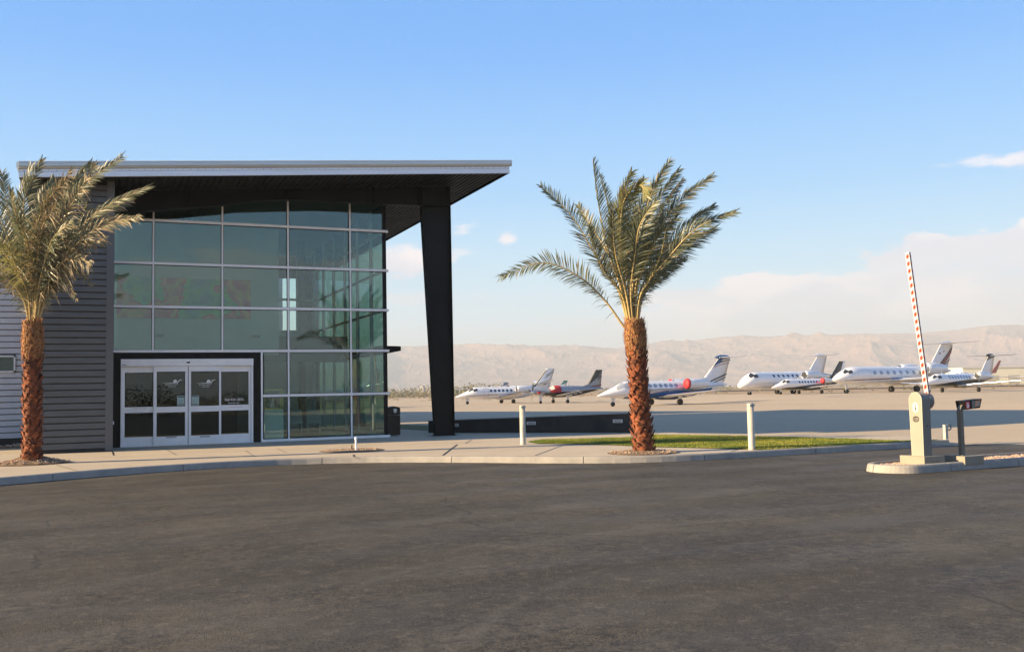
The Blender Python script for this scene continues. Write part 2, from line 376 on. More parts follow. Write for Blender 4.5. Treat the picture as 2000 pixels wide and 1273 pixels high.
def sheet(name, pts, z, m, step=None, hfun=None, kind='structure', thick=0):
    """flat polygon; with step it is cut in a grid so that it can follow the apron's gentle rise"""
    import bmesh
    bm = bmesh.new(); vs = [bm.verts.new((p[0], p[1], 0)) for p in pts]; bm.faces.new(vs)
    if step:
        xs = [p[0] for p in pts]; ys = [p[1] for p in pts]
        # cut along the camera's lateral axis only: the rise depends on nothing else
        lo = min(p[0] * _cy - p[1] * _sy for p in pts); hi = max(p[0] * _cy - p[1] * _sy for p in pts)
        t = max(lo, 12)
        while t < min(hi, 38):
            geom = bm.verts[:] + bm.edges[:] + bm.faces[:]
            bmesh.ops.bisect_plane(bm, geom=geom, plane_co=(t * _cy, -t * _sy, 0), plane_no=(_cy, -_sy, 0)); t += step
    for q in bm.verts: q.co.z = z + (hfun(q.co.x, q.co.y) if hfun else 0)
    bm.normal_update()
    for fc in bm.faces:
        if fc.normal.z < 0: fc.normal_flip()
    me = bpy.data.meshes.new(name); bm.to_mesh(me); bm.free(); me.materials.append(m)
    o = bpy.data.objects.new(name, me); C.objects.link(o); o['kind'] = kind; return o
def far(x, y, z=0): q = G(x, y, z); return (q.x, q.y)
# apron: concrete from behind the terminal to its oblique far edge
sheet('apron', [(20.74, 16.68), (60, 2), (260, -60), (330, 60), far(2000, 758.5, .38), far(1700, 765, .3), far(1430, 771, .25), far(1100, 774, .05), far(760, 778.5, 0), (-120, 430), (-120, 45), (5, 33), (20, 18.3)], 0, M['apron'], 1.5, hz)
# taxiway far off, running along the same line
def strip(y0, y1, name, m, z):
    a = [far(700, y0 + 3.4, 0), far(2050, y0 - 8, .38)]; b = [far(2050, y1 - 8, .38), far(700, y1 + 3.4, 0)]
    sheet(name, a + b, z, m, 3, hz)
sheet('taxiway', [far(1200, 768.6, .1), far(2080, 752.0, .38), far(2080, 750.6, .38), far(1200, 767.0, .1)], .03, M['taxi'], 3, hz)
# asphalt drive and turning circle
kerb_px = [(0, 948.5), (60, 942), (115, 937.5), (240, 926.5), (392, 914.5), (520, 908.5), (620, 904.8), (700, 903.3), (780, 902.6), (900, 903), (1000, 905), (1145, 906.7), (1200, 906.2), (1260, 905.2), (1325, 902.7), (1408, 898), (1500, 892), (1580, 887), (1700, 880), (1785, 875.5), (1865, 870)]
K = [Vector((G(x, y).x, G(x, y).y)) for x, y in kerb_px]
# smooth the pixel jitter of the kerb line
for _ in range(3): K = [K[0]] + [(K[i - 1] + K[i] * 2 + K[i + 1]) / 4 for i in range(1, len(K) - 1)] + [K[-1]]
K = [Vector((-40, 4)), Vector((-14, 14.6)), Vector((-6, 18.9)), Vector((-3.2, 20.3))] + K
def resample(P, st):
    out = [P[0].copy()]; acc = 0
    for a, b in zip(P, P[1:]):
        d = (b - a).length; t = st - acc
        while t < d: out.append(a.lerp(b, t / d)); t += st
        acc = (acc + d) % st if d + acc >= st else acc + d
    out.append(P[-1].copy()); return out
K = resample(K, .35)
for _ in range(6): K = [K[0]] + [(K[i - 1] + K[i] * 2 + K[i + 1]) / 4 for i in range(1, len(K) - 1)] + [K[-1]]
def offs(P, d):
    out = []
    for i, p in enumerate(P):
        t = (P[min(i + 1, len(P) - 1)] - P[max(i - 1, 0)]).normalized(); out.append(p + Vector((-t.y, t.x)) * d)
    return out
KE = Vector((20.95, 18.28)); EE = Vector((20.74, 16.68))
sheet('road', [tuple(p) for p in K] + [tuple(KE), (21.6, 17.4), (22.6, 16.2), (60, 8.0), (160, -60), (-160, -160), (-60, -5)], .004, M['asphalt'])

def kerb_run(name, P, hgt, top_w, ramp_end=0, seg=3.05, closed=False, mkey='kerb'):
    """concrete kerb with battered face, rounded nose and joints cut between its pieces"""
    n = len(P); Lacc = [0]
    for i in range(1, n): Lacc.append(Lacc[-1] + (P[i] - P[i - 1]).length)
    tot = Lacc[-1]; mb = MB(); rings = []
    for i, p in enumerate(P):
        if closed: t = (P[(i + 1) % n] - P[i - 1]).normalized()
        else: t = (P[min(i + 1, n - 1)] - P[max(i - 1, 0)]).normalized()
        nn = Vector((-t.y, t.x)); h = hgt
        if ramp_end and tot - Lacc[i] < ramp_end: h = max(.012, hgt * (tot - Lacc[i]) / ramp_end)
        wob = .006 * noise.noise(Vector((p.x * 3, p.y * 3, 1)))
        prof = [(0 + wob, -.05), (.012 + wob, .0), (.035, h * .80), (.05, h * .95), (.075, h + .002), (top_w, h + .003), (top_w, -.05)]
        rings.append([(p.x + nn.x * a, p.y + nn.y * a, b) for a, b in prof])
    groups, cur, nxt = [], [rings[0]], seg
    for i in range(1, n):
        cur.append(rings[i])
        if Lacc[i] >= nxt: groups.append(cur); cur = [rings[i]]; nxt += seg
    if len(cur) > 1: groups.append(cur)
    if closed: groups[-1].append(groups[0][0])
    for g in groups:
        # 12 mm gap at each end of a piece
        a = [Vector(q) for q in g[0]]; b = [Vector(q) for q in g[1]]; d = (b[0] - a[0]).length or 1
        g0 = [q.lerp(w, min(.9, .008 / d)) for q, w in zip(a, b)]
        a = [Vector(q) for q in g[-1]]; b = [Vector(q) for q in g[-2]]; d = (b[0] - a[0]).length or 1
        g1 = [q.lerp(w, min(.9, .008 / d)) for q, w in zip(a, b)]
        mb.loft([g0] + g[1:-1] + [g1], 0, True, False)
    o = mb.build(name, M[mkey]); return struct(o)
kerb_run('kerb', K, .15, .16, ramp_end=1.3)
KI = offs(K, .165)
def dirt_line(P, z=.0085):
    vs, fs = [], []
    a = offs(P, .006); n = len(P)
    for i, (p, q) in enumerate(zip(P, a)):
        w = .012 + .030 * max(0, .35 + noise.noise(Vector((p.x * 5, p.y * 5, 0))) + .5 * noise.noise(Vector((p.x * 21, p.y * 21, 4)))); t = (P[min(i + 1, n - 1)] - P[max(i - 1, 0)]).normalized(); nn = Vector((-t.y, t.x)); e = p - nn * w
        vs += [(q.x, q.y, z), (e.x, e.y, z)]
    fs = [(2 * i, 2 * i + 1, 2 * i + 3, 2 * i + 2) for i in range(n - 1)]
    mb = MB(); mb.add(vs, fs); return mb
DIRT = mat('gutter_dirt', (.030, .024, .018), .95)
struct(dirt_line(resample(K, .06)).build('road_edge', DIRT))
SW = .14
# pavement slab: kerb back edge -> round behind the terminal
LAWN = [far(x, y, SW) for x, y in [(1030, 863), (1050, 866.5), (1120, 867.5), (1200, 869.5), (1275, 873), (1360, 875), (1450, 877.5), (1500, 879.5), (1537, 878.5)]]
kl = [k for k in KI if 13.9 < k.x < 20.0]
LAWN_near = LAWN[:-1] + [(k.x, k.y + .02) for k in kl if k.x > LAWN[-1][0] - .6]
LAWN_far = [far(x, y, SW) for x, y in [(1760, 861.5), (1700, 859), (1650, 857.2), (1550, 854), (1400, 851), (1273, 849.3), (1234, 854), (1150, 857), (1060, 858.5)]]
LP = LAWN_near + LAWN_far
pav = [(k.x, k.y) for k in KI] + [(20.6, 18.9), (20.9, 20.6), (19.6, 23), (17.6, 27), (17.9, 29), (13.6, 36), (11, 44), (9, 52), (-60, 52), (-60, 4)]
mbp = MB(); pz = [(p[0], p[1], -.12) for p in pav]; mbp.prism(pz, (0, 0, .12 + SW)); 
o = mbp.build('pavement', M['sidewalk']); struct(o)
# saw joints of the pavement: narrow dark grooves
mbj = MB()
def joint(p, q, w=.018):
    a, b = Vector((p[0], p[1])), Vector((q[0], q[1])); t = (b - a).normalized(); n = Vector((-t.y, t.x)) * w / 2
    mbj.poly([(a.x + n.x, a.y + n.y, SW + .004), (a.x - n.x, a.y - n.y, SW + .004), (b.x - n.x, b.y - n.y, SW + .004), (b.x + n.x, b.y + n.y, SW + .004)])
for a, b, w in [((865, 889), (893, 868), .05), ((909, 866), (921, 858.5), .02), ((1045, 889.5), (1100, 869), .03), ((1195, 868.5), (1215, 869.5), .02), ((1408, 888), (1442, 877.5), .03), ((691, 888), (692, 893), .05), ((220, 882), (222, 889), .04), ((540, 875), (560, 884), .015), ((0, 868), (0, 869), .02), ((320, 874), (345, 889), .014), ((110, 908), (150, 919), .02), ((480, 880), (498, 892), .012)]:
    joint(far(*a, SW), far(*b, SW), w)
joint((-12, 27.05), (9.3, 27.05), .012); joint((.43, 29.9), (.43, 32), .02); joint((9.3, 27.05), (10.7, 24.5), .012)
struct(mbj.build('pavement_joints', M['gasket']))

# lawn: green ground plus blades
lawn_g = mat('lawn_soil', (.07, .10, .02), .9, var=.5, vscale=3)
def grass_mat():
    m = bpy.data.materials.new('grass_blades'); m.use_nodes = True; nt = m.node_tree; L = nt.links; b = nt.nodes['Principled BSDF']
    g = N(nt, 'ShaderNodeNewGeometry'); n = N(nt, 'ShaderNodeTexNoise'); n.inputs['Scale'].default_value = .9; n.inputs['Detail'].default_value = 5; L.new(g.outputs['Position'], n.inputs['Vector'])
    col = mix(nt, maprange(nt, n.outputs[0], .38, .62), (.15, .20, .020), (.30, .29, .042))
    r = maprange(nt, g.outputs['Random Per Island'], 0, 1, .6, 1.3, False); cc = N(nt, 'ShaderNodeCombineXYZ')
    for i in range(3): L.new(r, cc.inputs[i])
    L.new(mix(nt, 1.0, col, cc.outputs[0], 'MULTIPLY'), b.inputs['Base Color']); b.inputs['Roughness'].default_value = .6
    b.inputs['Subsurface Weight'].default_value = 0
    tl = N(nt, 'ShaderNodeBsdfTranslucent'); L.new(col, tl.inputs[0]); mx = N(nt, 'ShaderNodeMixShader'); mx.inputs[0].default_value = .4
    L.new(b.outputs[0], mx.inputs[1]); L.new(tl.outputs[0], mx.inputs[2]); L.new(mx.outputs[0], nt.nodes['Material Output'].inputs[0])
    return m
def inside(x, y, P):
    c = False; j = len(P) - 1
    for i in range(len(P)):
        if (P[i][1] > y) != (P[j][1] > y) and x < (P[j][0] - P[i][0]) * (y - P[i][1]) / (P[j][1] - P[i][1]) + P[i][0]: c = not c
        j = i
    return c
mbg = MB(); mbg.add([(p[0], p[1], SW + .012) for p in LP], [list(range(len(LP)))], 0)
x0, x1 = min(p[0] for p in LP), max(p[0] for p in LP); y0, y1 = min(p[1] for p in LP), max(p[1] for p in LP)
cnt = 0; vs = []; fs = []
while cnt < 52000:
    x, y = ru(x0, x1), ru(y0, y1)
    if not inside(x, y, LP): 
        cnt += .35; continue
    cnt += 1; a = ru(0, 2 * PI); h = ru(.016, .04) * (1 + .4 * noise.noise(Vector((x, y, 0)))); w = ru(.006, .012); lx, ly = ru(-.02, .03), ru(-.02, .02)
    b = len(vs); dx, dy = math.cos(a) * w, math.sin(a) * w
    vs += [(x - dx, y - dy, SW + .01), (x + dx, y + dy, SW + .01), (x + lx, y + ly, SW + .01 + h)]; fs.append((b, b + 1, b + 2))
mbg.add(vs, fs, 1)
tag(mbg.build('lawn_grass', [lawn_g, grass_mat()]), 'strip of sunlit mown green lawn between pavement and apron', 'grass', kind='stuff')

# rubble / mulch patches
stone_mats = [mat('stone_tan', (.50, .36, .24), .85, var=.3, vscale=9, bump=.3, bscale=20), mat('stone_pink', (.46, .30, .23), .85, var=.3, vscale=9), mat('stone_grey', (.33, .30, .27), .85, var=.3, vscale=9)]
soil = mat('gravel_bed', (.22, .14, .08), .95, var=.4, vscale=8, bump=.5, bscale=25)
def stone(mb, c, r, m=0):
    rr = [ru(.6, 1.1) * r for _ in range(8)]; a0 = ru(0, 6)
    vs = [(c[0], c[1], c[2] - r * .4)]
    for i in range(5): a = a0 + i * 1.2566; vs.append((c[0] + math.cos(a) * rr[i], c[1] + math.sin(a) * rr[i], c[2] + ru(-.1, .25) * r))
    vs.append((c[0] + ru(-.2, .2) * r, c[1] + ru(-.2, .2) * r, c[2] + ru(.45, .75) * r))
    fs = [(0, (i + 1) % 5 + 1, i + 1) for i in range(5)] + [(6, i + 1, (i + 1) % 5 + 1) for i in range(5)]
    mb.add(vs, fs, m)
def well(name, c, ra, n, mound, label, mats):
    mb = MB(); ring = []
    prof = [(1.0, .002), (.9, .02), (.6, .03 + mound * .35), (.3, .03 + mound * .8), (0.02, .03 + mound)]
    mb.loft([[(c[0] + ra * q * math.cos(2 * PI * k / 40), c[1] + ra * q * math.sin(2 * PI * k / 40), SW + .006 + h + (.012 * noise.noise(Vector((k, q * 5, 0))) if q < 1 else 0)) for k in range(40)] for q, h in prof], 0, False, False)
    for i in range(n):
        a, r = ru(0, 2 * PI), ra * math.sqrt(rnd()) * .97; hh = .03 + mound * max(0, 1 - r / ra)
        stone(mb, (c[0] + r * math.cos(a), c[1] + r * math.sin(a), SW + hh), ru(.012, .035), random.choice((1, 1, 2, 3)))
    return tag(mb.build(name, [soil] + mats), label, 'gravel', kind='stuff')
T1 = G(62, 905, SW); T2 = G(1257, 884, SW); WL = (G(635, 880.5, SW) + G(741, 879, SW)) / 2
well('gravel_bed', (WL.x, WL.y), .82, 500, .0, 'round gravel-filled planting hole in the pavement before the glass wall', stone_mats)
well('gravel_bed', (T1.x, T1.y), .85, 420, .16, 'mulch mounded round the foot of the left palm', stone_mats)
well('gravel_bed', (T2.x, T2.y), .80, 260, .03, 'mulch round the foot of the right palm', stone_mats)
for c, r in (((T1.x, T1.y), .85), ((T2.x, T2.y), .80), ((WL.x, WL.y), .82)):
    mbr = MB(); mbr.loft([[(c[0] + q * math.cos(2 * PI * k / 48), c[1] + q * math.sin(2 * PI * k / 48), z) for k in range(48)] for q, z in ((r, SW + .0045), (r + .03, SW + .0045))], 0, False)
    struct(mbr.build('planting_ring', M['gasket']))

# ================================================================== ISLAND WITH GATE
IX0, IY0, IY1 = 13.35, 12.93, 14.08
isl = []
rr = (IY1 - IY0) / 2
for k in range(13):
    a = PI / 2 + PI * k / 12; isl.append(Vector((IX0 + .12 + rr * math.cos(a) * .95, (IY0 + IY1) / 2 + rr * math.sin(a))))
isl = resample([Vector((32, IY1 + .55))] + isl + [Vector((32, IY0 + .55))], .09)
for _ in range(4): isl = [isl[0]] + [(isl[i - 1] + isl[i] * 2 + isl[i + 1]) / 4 for i in range(1, len(isl) - 1)] + [isl[-1]]
kerb_run('kerb', isl, .15, .14, seg=1.75)
struct(dirt_line(resample(isl, .05)).build('road_edge', DIRT))
ii = offs(isl, .13)
mb = MB(); mb.add([(p.x, p.y, .10) for p in ii], [list(range(len(ii)))], 0)
for _ in range(5200):
    x = ru(12.9, 22) if rnd() < .85 else ru(20, 32); y = ru(IY0 + .12, IY1 + .4)
    if inside(x, y, [(p.x, p.y) for p in offs(isl, .17)]): stone(mb, (x, y, .10), ru(.022, .055), random.choice((1, 1, 2, 2, 3)))
tag(mb.build('gravel_bed', [soil] + stone_mats), 'pinkish stones filling the kerbed gate island', 'gravel', kind='stuff')

cabm = mat('gate_cabinet_paint', (.285, .262, .225), .45, var=.08, vscale=3)
cabg = mat('gate_grey_paint', (.17, .168, .16), .45)
red = mat('boom_red', (.50, .035, .025), .4); sign_w = mat('sign_white', (.50, .49, .46), .5)
GP = G(1806, 907, .13); GP = Vector((GP.x, GP.y, .10))
gate = thing('barrier_gate', 'beige boom barrier with its red and white arm raised on the kerbed island', 'barrier gate', GP)
mb = MB(); mb.box(0, 0, 0, .50, .58, .17); mb.build('plinth', M['plinth'], gate)
# cabinet: arch profile in YZ, extruded along X, slightly tapering
cw, chh, x0c = .27, 1.02, .10
cy0 = .10
prof = [(cy0 + .0, .17), (cy0 + cw, .17)] + [(cy0 + cw / 2 + (cw / 2 + .012) * math.cos(a), .17 + chh + (cw / 2 + .012) * math.sin(a)) for a in [PI * k / 16 for k in range(17)]]
mb = MB(); mb.prism([(x0c, p[0], p[1]) for p in prof], (.20, 0, 0)); cab = mb.build('cabinet', cabg, gate)
mb = MB(); mb.prism([(x0c - .012, cy0 + cw / 2 + (p[0] - cy0 - cw / 2) * .96, .17 + (p[1] - .17) * .995) for p in prof], (.0115, 0, 0)); mb.build('front_panel', cabm, cab)
mb = MB()
for sgn in (0, 1):
    rim = []
    for i, p in enumerate(prof): pass
rimp = prof[1:] + [prof[0]]
mb.tube([(x0c - .006, p[0], p[1]) for p in rimp], .009, 6); mb.build('rim', mat('gate_rim', (.40, .38, .31), .4), cab)
mb = MB(); mb.lathe([(.0, .30), (.15, .30), (.155, .31), (.155, .40), (.15, .41), (0, .41)], (0, cy0 + cw / 2, .17 + chh - .02), 28, 0, 'x'); mb.build('drive_housing', cabg, gate)
# markings on the panel
xm = x0c - .0145
mb = MB(); cyc = cy0 + cw / 2
def disc(mb, x, y, z, ry, rz, m=0, n=28): mb.poly([(x, y - ry * math.cos(2 * PI * k / n), z + rz * math.sin(2 * PI * k / n)) for k in range(n)], m)
disc(mb, xm, cyc, 1.06, .072, .095, 0)
for (a, b, c, d) in [(-.012, 1.005, .020, 1.03), (-.014, 1.035, .018, 1.06), (-.004, 1.065, .010, 1.085), (-.012, 1.09, .016, 1.105), (.004, 1.11, .012, 1.13)]: mb.poly([(xm - .001, cyc - a, b), (xm - .001, cyc - c, b), (xm - .001, cyc - c, d), (xm - .001, cyc - a, d)], 1)
disc(mb, xm, cyc, .845, .075, .055, 1); disc(mb, xm - .001, cyc, .845, .058, .036, 2)
for k in (-.5, 0, .5): mb.poly([(xm - .002, cyc + .05 * (1 - abs(k) * .3), .845 + k * .045 - .010), (xm - .002, cyc - .05 * (1 - abs(k) * .3), .845 + k * .045 + .004), (xm - .002, cyc - .05 * (1 - abs(k) * .3), .845 + k * .045 + .013), (xm - .002, cyc + .05 * (1 - abs(k) * .3), .845 + k * .045 + .006)], 1)
mb.build('panel_marking', [sign_w, M['black'], cabm], cab)
mb = MB(); mb.box(x0c + .05, cy0 - .004, .96, x0c + .13, cy0 - .001, 1.10); mb.build('rating_plate', M['alu'], cab)
mb = MB(); mb.lathe([(0, 0), (.014, 0), (.014, -.01), (0, -.01)], (x0c + .11, cy0, .72), 12, 0, 'y'); mb.build('key_lock', M['black'], cab)
# boom
bt = PY(1773, 493, GP.y + .2); bb = Vector((x0c + .27, cy0 + .10, 1.22)); tp = Vector((bt.x - GP.x, .20 , bt.z - GP.z))
mb = MB(); ax = (tp - bb).normalized(); ln = (tp - bb).length
sx = Vector((0, -1, 0)); sx = (sx - ax * sx.dot(ax)).normalized(); sy = ax.cross(sx)
pts = [bb + sx * a + sy * b for a, b in ((-.045, -.022), (.045, -.022), (.045, .022), (-.045, .022))]
mb.prism(pts, ax * ln); boom = mb.build('boom_arm', mat('boom_white', (.62, .61, .59), .4), gate)
mb = MB(); nd = 20
for k in range(nd):
    z0 = .06 + (ln - .16) * k / (nd - 1)
    for off_, nrm, wid in ((-.0235, sy, sx * .026), (-.0465, -sx * -1, sy * .014)):
        pass
    for (o1, wv) in ((sy * -.0235, sx * .032), (sy * .0235, sx * .032), (sx * .0465, sy * .012), (sx * -.0465, sy * .012)):
        b0 = bb + ax * z0 + o1
        mb.poly([b0 - wv - ax * .032, b0 + wv + ax * .002, b0 + wv + ax * .078, b0 - wv + ax * .044])
mb.build('reflector', red, boom)

# card reader on a bent pole
RP = G(1879, 887, .27); RP = Vector((RP.x, RP.y, .10))
rd = thing('card_reader', 'grey card reader head on a bent pole beside the boom barrier', 'card reader', RP)
mb = MB(); mb.box(-.18, -.22, 0, .30, .26, .15); mb.build('plinth', M['plinth'], rd)
mb = MB(); mb.box(-.07, -.07, .15, .09, .09, .162); mb.build('base_plate', cabg, rd)
mb = MB(); pp = [(0, 0, .15), (0, 0, .95)] + [(.13 * (1 - math.cos(a)), 0, .95 + .13 * math.sin(a)) for a in [PI / 2 * k / 6 for k in range(1, 7)]] + [(.16, 0, 1.08)]
rings = []
for i, p in enumerate(pp):
    p = Vector(p); t = (Vector(pp[min(i + 1, len(pp) - 1)]) - Vector(pp[max(i - 1, 0)])).normalized(); u = Vector((0, 1, 0)); w = t.cross(u)
    rings.append([p + u * a * .042 + w * b * .036 for a, b in ((-1, -1), (1, -1), (1, 1), (-1, 1))])
mb.loft(rings, 0, True, False); mb.build('pole', mat('reader_pole', (.15, .14, .115), .45), rd)
mb = MB(); x_a = .02
hp = [(x_a, 1.16), (x_a + .46, 1.19), (x_a + .40, 1.02), (x_a + .035, .995)]
mb.prism([(a, -.09, b) for a, b in hp], (0, .20, 0)); head = mb.build('reader_head', M['black_steel'], rd)
mb = MB(); mb.poly([(x_a + .02, -.093, 1.145), (x_a + .14, -.093, 1.15), (x_a + .14, -.093, 1.02), (x_a + .042, -.093, 1.01)], 0)
for a, b, w, h in ((.06, 1.10, .05, .022), (.05, 1.07, .05, .016), (.07, 1.035, .045, .025), (.09, 1.065, .03, .02), (.055, 1.028, .02, .02)): mb.poly([(x_a + a, -.095, b), (x_a + a + w, -.095, b), (x_a + a + w, -.095, b + h), (x_a + a, -.095, b + h)], 1)
mb.build('instruction_label', [mat('label_red', (.55, .03, .05), .5), M['white_vinyl']], head)
mb = MB(); mb.poly([(x_a + .19, -.093, 1.155), (x_a + .28, -.093, 1.16), (x_a + .255, -.093, 1.02), (x_a + .19, -.093, 1.015)], 0); mb.poly([(x_a + .285, -.093, 1.155), (x_a + .42, -.093, 1.165), (x_a + .385, -.093, 1.05), (x_a + .265, -.093, 1.04)], 1); mb.poly([(x_a + .35, -.095, 1.12), (x_a + .39, -.095, 1.12), (x_a + .375, -.095, 1.06), (x_a + .345, -.095, 1.06)], 2)
mb.build('reader_face', [cabg, mat('face_orange', (.50, .28, .17), .4), mat('face_blue', (.22, .32, .45), .3)], head)

# small post with a loop at the end of the kerb
sp_ = G(1847.5, 857.5, SW)
t = thing('key_post', 'short cream post with a round metal loop at the end of the kerb', 'post', (sp_.x, sp_.y, SW))
mb = MB(); mb.box(-.045, -.04, 0, .045, .04, .36); mb.box(-.05, -.045, .36, .05, .045, .375); mb.build('post', M['bollard'], t)
mb = MB(); mb.tube([(.13 + .07 * math.cos(a), 0, .31 + .075 * math.sin(a)) for a in [2 * PI * k / 18 for k in range(19)]], .016, 8); mb.build('loop', cabg, t)

# bollards
def bollard(label, x, y):
    p = G(x, y, SW); t = thing('bollard', label, 'bollard', (p.x, p.y, SW), group='cream bollards at the lawn')
    mb = MB(); mb.lathe([(.078, 0), (.083, .02), (.078, .04), (.078, 1.05), (.0, 1.052)], n=28); mb.build('post', M['bollard'], t)
    mb = MB(); mb.lathe([(.078, 1.053), (.080, 1.06), (.074, 1.078), (0, 1.082)]); 
    for k in (-1, 1): mb.box(.052 * k - .018, -.083, 1.01, .052 * k + .018, -.05, 1.055)
    mb.build('cap', M['bollard'], t)
bollard('cream bollard at the left tip of the lawn beside the low black wall', 1021.5, 868)
bollard('cream bollard at the lawn edge right of the right palm', 1468.5, 878)

# low black wall with recessed lights
def pxof(P): return 1000 + F * ((P - EYEP).dot(RT)) / (P - EYEP).dot(FW)
w0 = G(850, 845, SW); w1 = G(1262, 844.5, SW)
A = Vector((w0.x - .15, w0.y + .35)); B = Vector((w1.x, w1.y)); tdir = (B - A).normalized(); nrm = Vector((-tdir.y, tdir.x)); 
if nrm.y < 0: nrm = -nrm
wl = thing('low_wall', 'long low black wall rising to the right behind the lawn', 'wall', (A.x, A.y, SW))
Lw = (B - A).length; h0, h1 = .42, .66
def wp(s, d, z): q = tdir * s + nrm * d; return (q.x, q.y, z)
mb = MB(); mb.prism([wp(0, 0, 0), wp(Lw, 0, 0), wp(Lw, 0, h1), wp(0, 0, h0)], (nrm.x * .32, nrm.y * .32, 0)); mb.build('wall_body', mat('black_plaster', (.016, .016, .018), .55, var=.5, vscale=1.5, bump=.1), wl)
mb = MB(); mb.prism([wp(-.02, -.02, h0 + .002), wp(Lw + .02, -.02, h1 + .002), wp(Lw + .02, .34, h1 + .002), wp(-.02, .34, h0 + .002)], (0, 0, .035)); mb.build('coping', mat('coping', (.30, .30, .30), .5), wl)
for px_ in (888, 1038, 1207):
    # distance along the wall where the photograph's light stands
    best = min(range(400), key=lambda k: abs(pxof(Vector((A.x + tdir.x * Lw * k / 400, A.y + tdir.y * Lw * k / 400, .4))) - px_)); s = Lw * best / 400; hh = (h0 + (h1 - h0) * s / Lw) * .62
    mb = MB(); mb.prism([wp(s - .17, -.012, hh - .055), wp(s + .17, -.012, hh - .055), wp(s + .17, -.012, hh + .055), wp(s - .17, -.012, hh + .055)], (nrm.x * .011, nrm.y * .011, 0)); fr = mb.build('step_light', M['alu'], wl)
    mb = MB()
    for k in range(4): mb.prism([wp(s - .145, -.016, hh - .042 + k * .022), wp(s + .145, -.016, hh - .042 + k * .022), wp(s + .145, -.016, hh - .030 + k * .022), wp(s - .145, -.016, hh - .030 + k * .022)], (nrm.x * .003, nrm.y * .003, 0))
    mb.build('louvre', M['gasket'], fr)
# grass strip behind the wall's left end
sheet('verge', [(10.6, 50), (13, 46), (14.6, 40), (12.4, 36.4), (11.9, 36.8), (11.4, 42)], SW + .01, lawn_g)

# irrigation pipe in the empty planting hole
q = G(695.5, 881, SW); t = thing('irrigation_pipe', 'white capped pipe sticking up from the round gravel bed', 'pipe', (q.x, q.y, SW))
mb = MB(); mb.lathe([(.026, 0), (.026, .30)], n=14); mb.build('pipe', M['white_vinyl'], t)
mb = MB(); mb.lathe([(.034, .30), (.036, .31), (.036, .355), (.02, .37), (0, .37)], n=14); mb.build('cap', M['alu'], t)
q2 = G(687, 880, SW); mb = MB(); mb.box(q2.x - .02, q2.y - .01, SW, q2.x + .02, q2.y + .01, SW + .16); tag(mb.build('wooden_stake', M['wood']), 'thin dark wooden stake beside the white pipe in the gravel bed', 'stake')
# ================================================================== TERMINAL BUILDING
YG = 32.2
def gx(x, y=770): return PY(x, y, YG).x
def gz(x, y): return PY(x, y, YG).z
TB = thing('terminal_building', 'glass-fronted terminal with a thin sloping roof and dark grey ribbed siding', 'building', (.43, 30.0, SW))
def bb_(mb, name, m, parent=TB): return mb.build(name, m, parent, world=(parent is TB))
def zb(X): return 7.752 + .0797 * (X + 1.52)      # lower edge of the fascia along the slope
def zt(X): return zb(X) + .445
def siding(name, m, x0, x1, y, z0, z1, pitch, parent=TB, holes=(), topf=None):
    """ribbed cladding: flat boards parted by recessed black grooves"""
    mb = MB(); z = z0
    while z < z1 - .01:
        t = min(z + pitch - .026, z1)
        segs = [(x0, x1)]
        for hx0, hx1, hz0, hz1 in holes:
            if t > hz0 and z < hz1: segs = [(x0, hx0), (hx1, x1)]
        for a, b in segs:
            if b - a > .01: mb.prism([(a, y, z), (a, y - .012, z), (a, y - .030, z + .012), (a, y - .022, t - .004), (a, y, t)], (b - a, 0, 0))
        z += pitch
    o = mb.build(name, m, parent, world=True); return o
# dark block
X0D, X1D, YD = -1.8, .43, 30.0
mb = MB(); mb.prism([(X0D, YD, SW - .1), (X1D, YD, SW - .1), (X1D, YD, zb(X1D) + .2), (X0D, YD, zb(X0D) + .2)], (0, 22, 0)); bb_(mb, 'block_core', M['gasket'])
siding('ribbed_siding', M['siding_dark'], X0D, X1D - .20, YD - .002, SW + .10, zb(X0D) + .10, .1862)
mb = MB(); mb.box(X1D - .198, YD - .036, SW + .02, X1D + .004, YD - .001, zb(X1D) + .05); bb_(mb, 'corner_trim', mat('trim_grey', (.118, .122, .127), .45, .2))
mb = MB(); mb.box(X0D, YD - .02, SW - .02, X1D - .2, YD - .003, SW + .09); bb_(mb, 'base_flashing', M['gasket'])
# outlet box on the jamb
mb = MB(); mb.box(X1D + .01, 31.9, .86, X1D + .06, 31.98, .96); bb_(mb, 'junction_box', M['alu'])
# roof slab with fascia
RX0, RX1, RY0, RY1 = -1.95, 12.55, 29.06, 55.4
mb = MB(); mb.prism([(RX0, RY0, zb(RX0) + .12), (RX1, RY0, zb(RX1) + .12), (RX1, RY0, zt(RX1) - .02), (RX0, RY0, zt(RX0) - .02)], (0, RY1 - RY0, 0)); roof = bb_(mb, 'roof', M['roof_top'])
# soffit: ribs run front to back
mb = MB(); x = RX0; pts = []
while x < RX1 - .02:
    for dx, dz in ((0, .085), (.055, .085), (.075, .045), (.15, .045), (.17, .085)): 
        if x + dx < RX1: pts.append((x + dx, zb(x + dx) + dz))
    x += .19
mb.add([(a, RY0, b) for a, b in pts] + [(a, RY1, b) for a, b in pts], [(i, i + 1, len(pts) + i + 1, len(pts) + i) for i in range(len(pts) - 1)]); bb_(mb, 'soffit', M['soffit'])
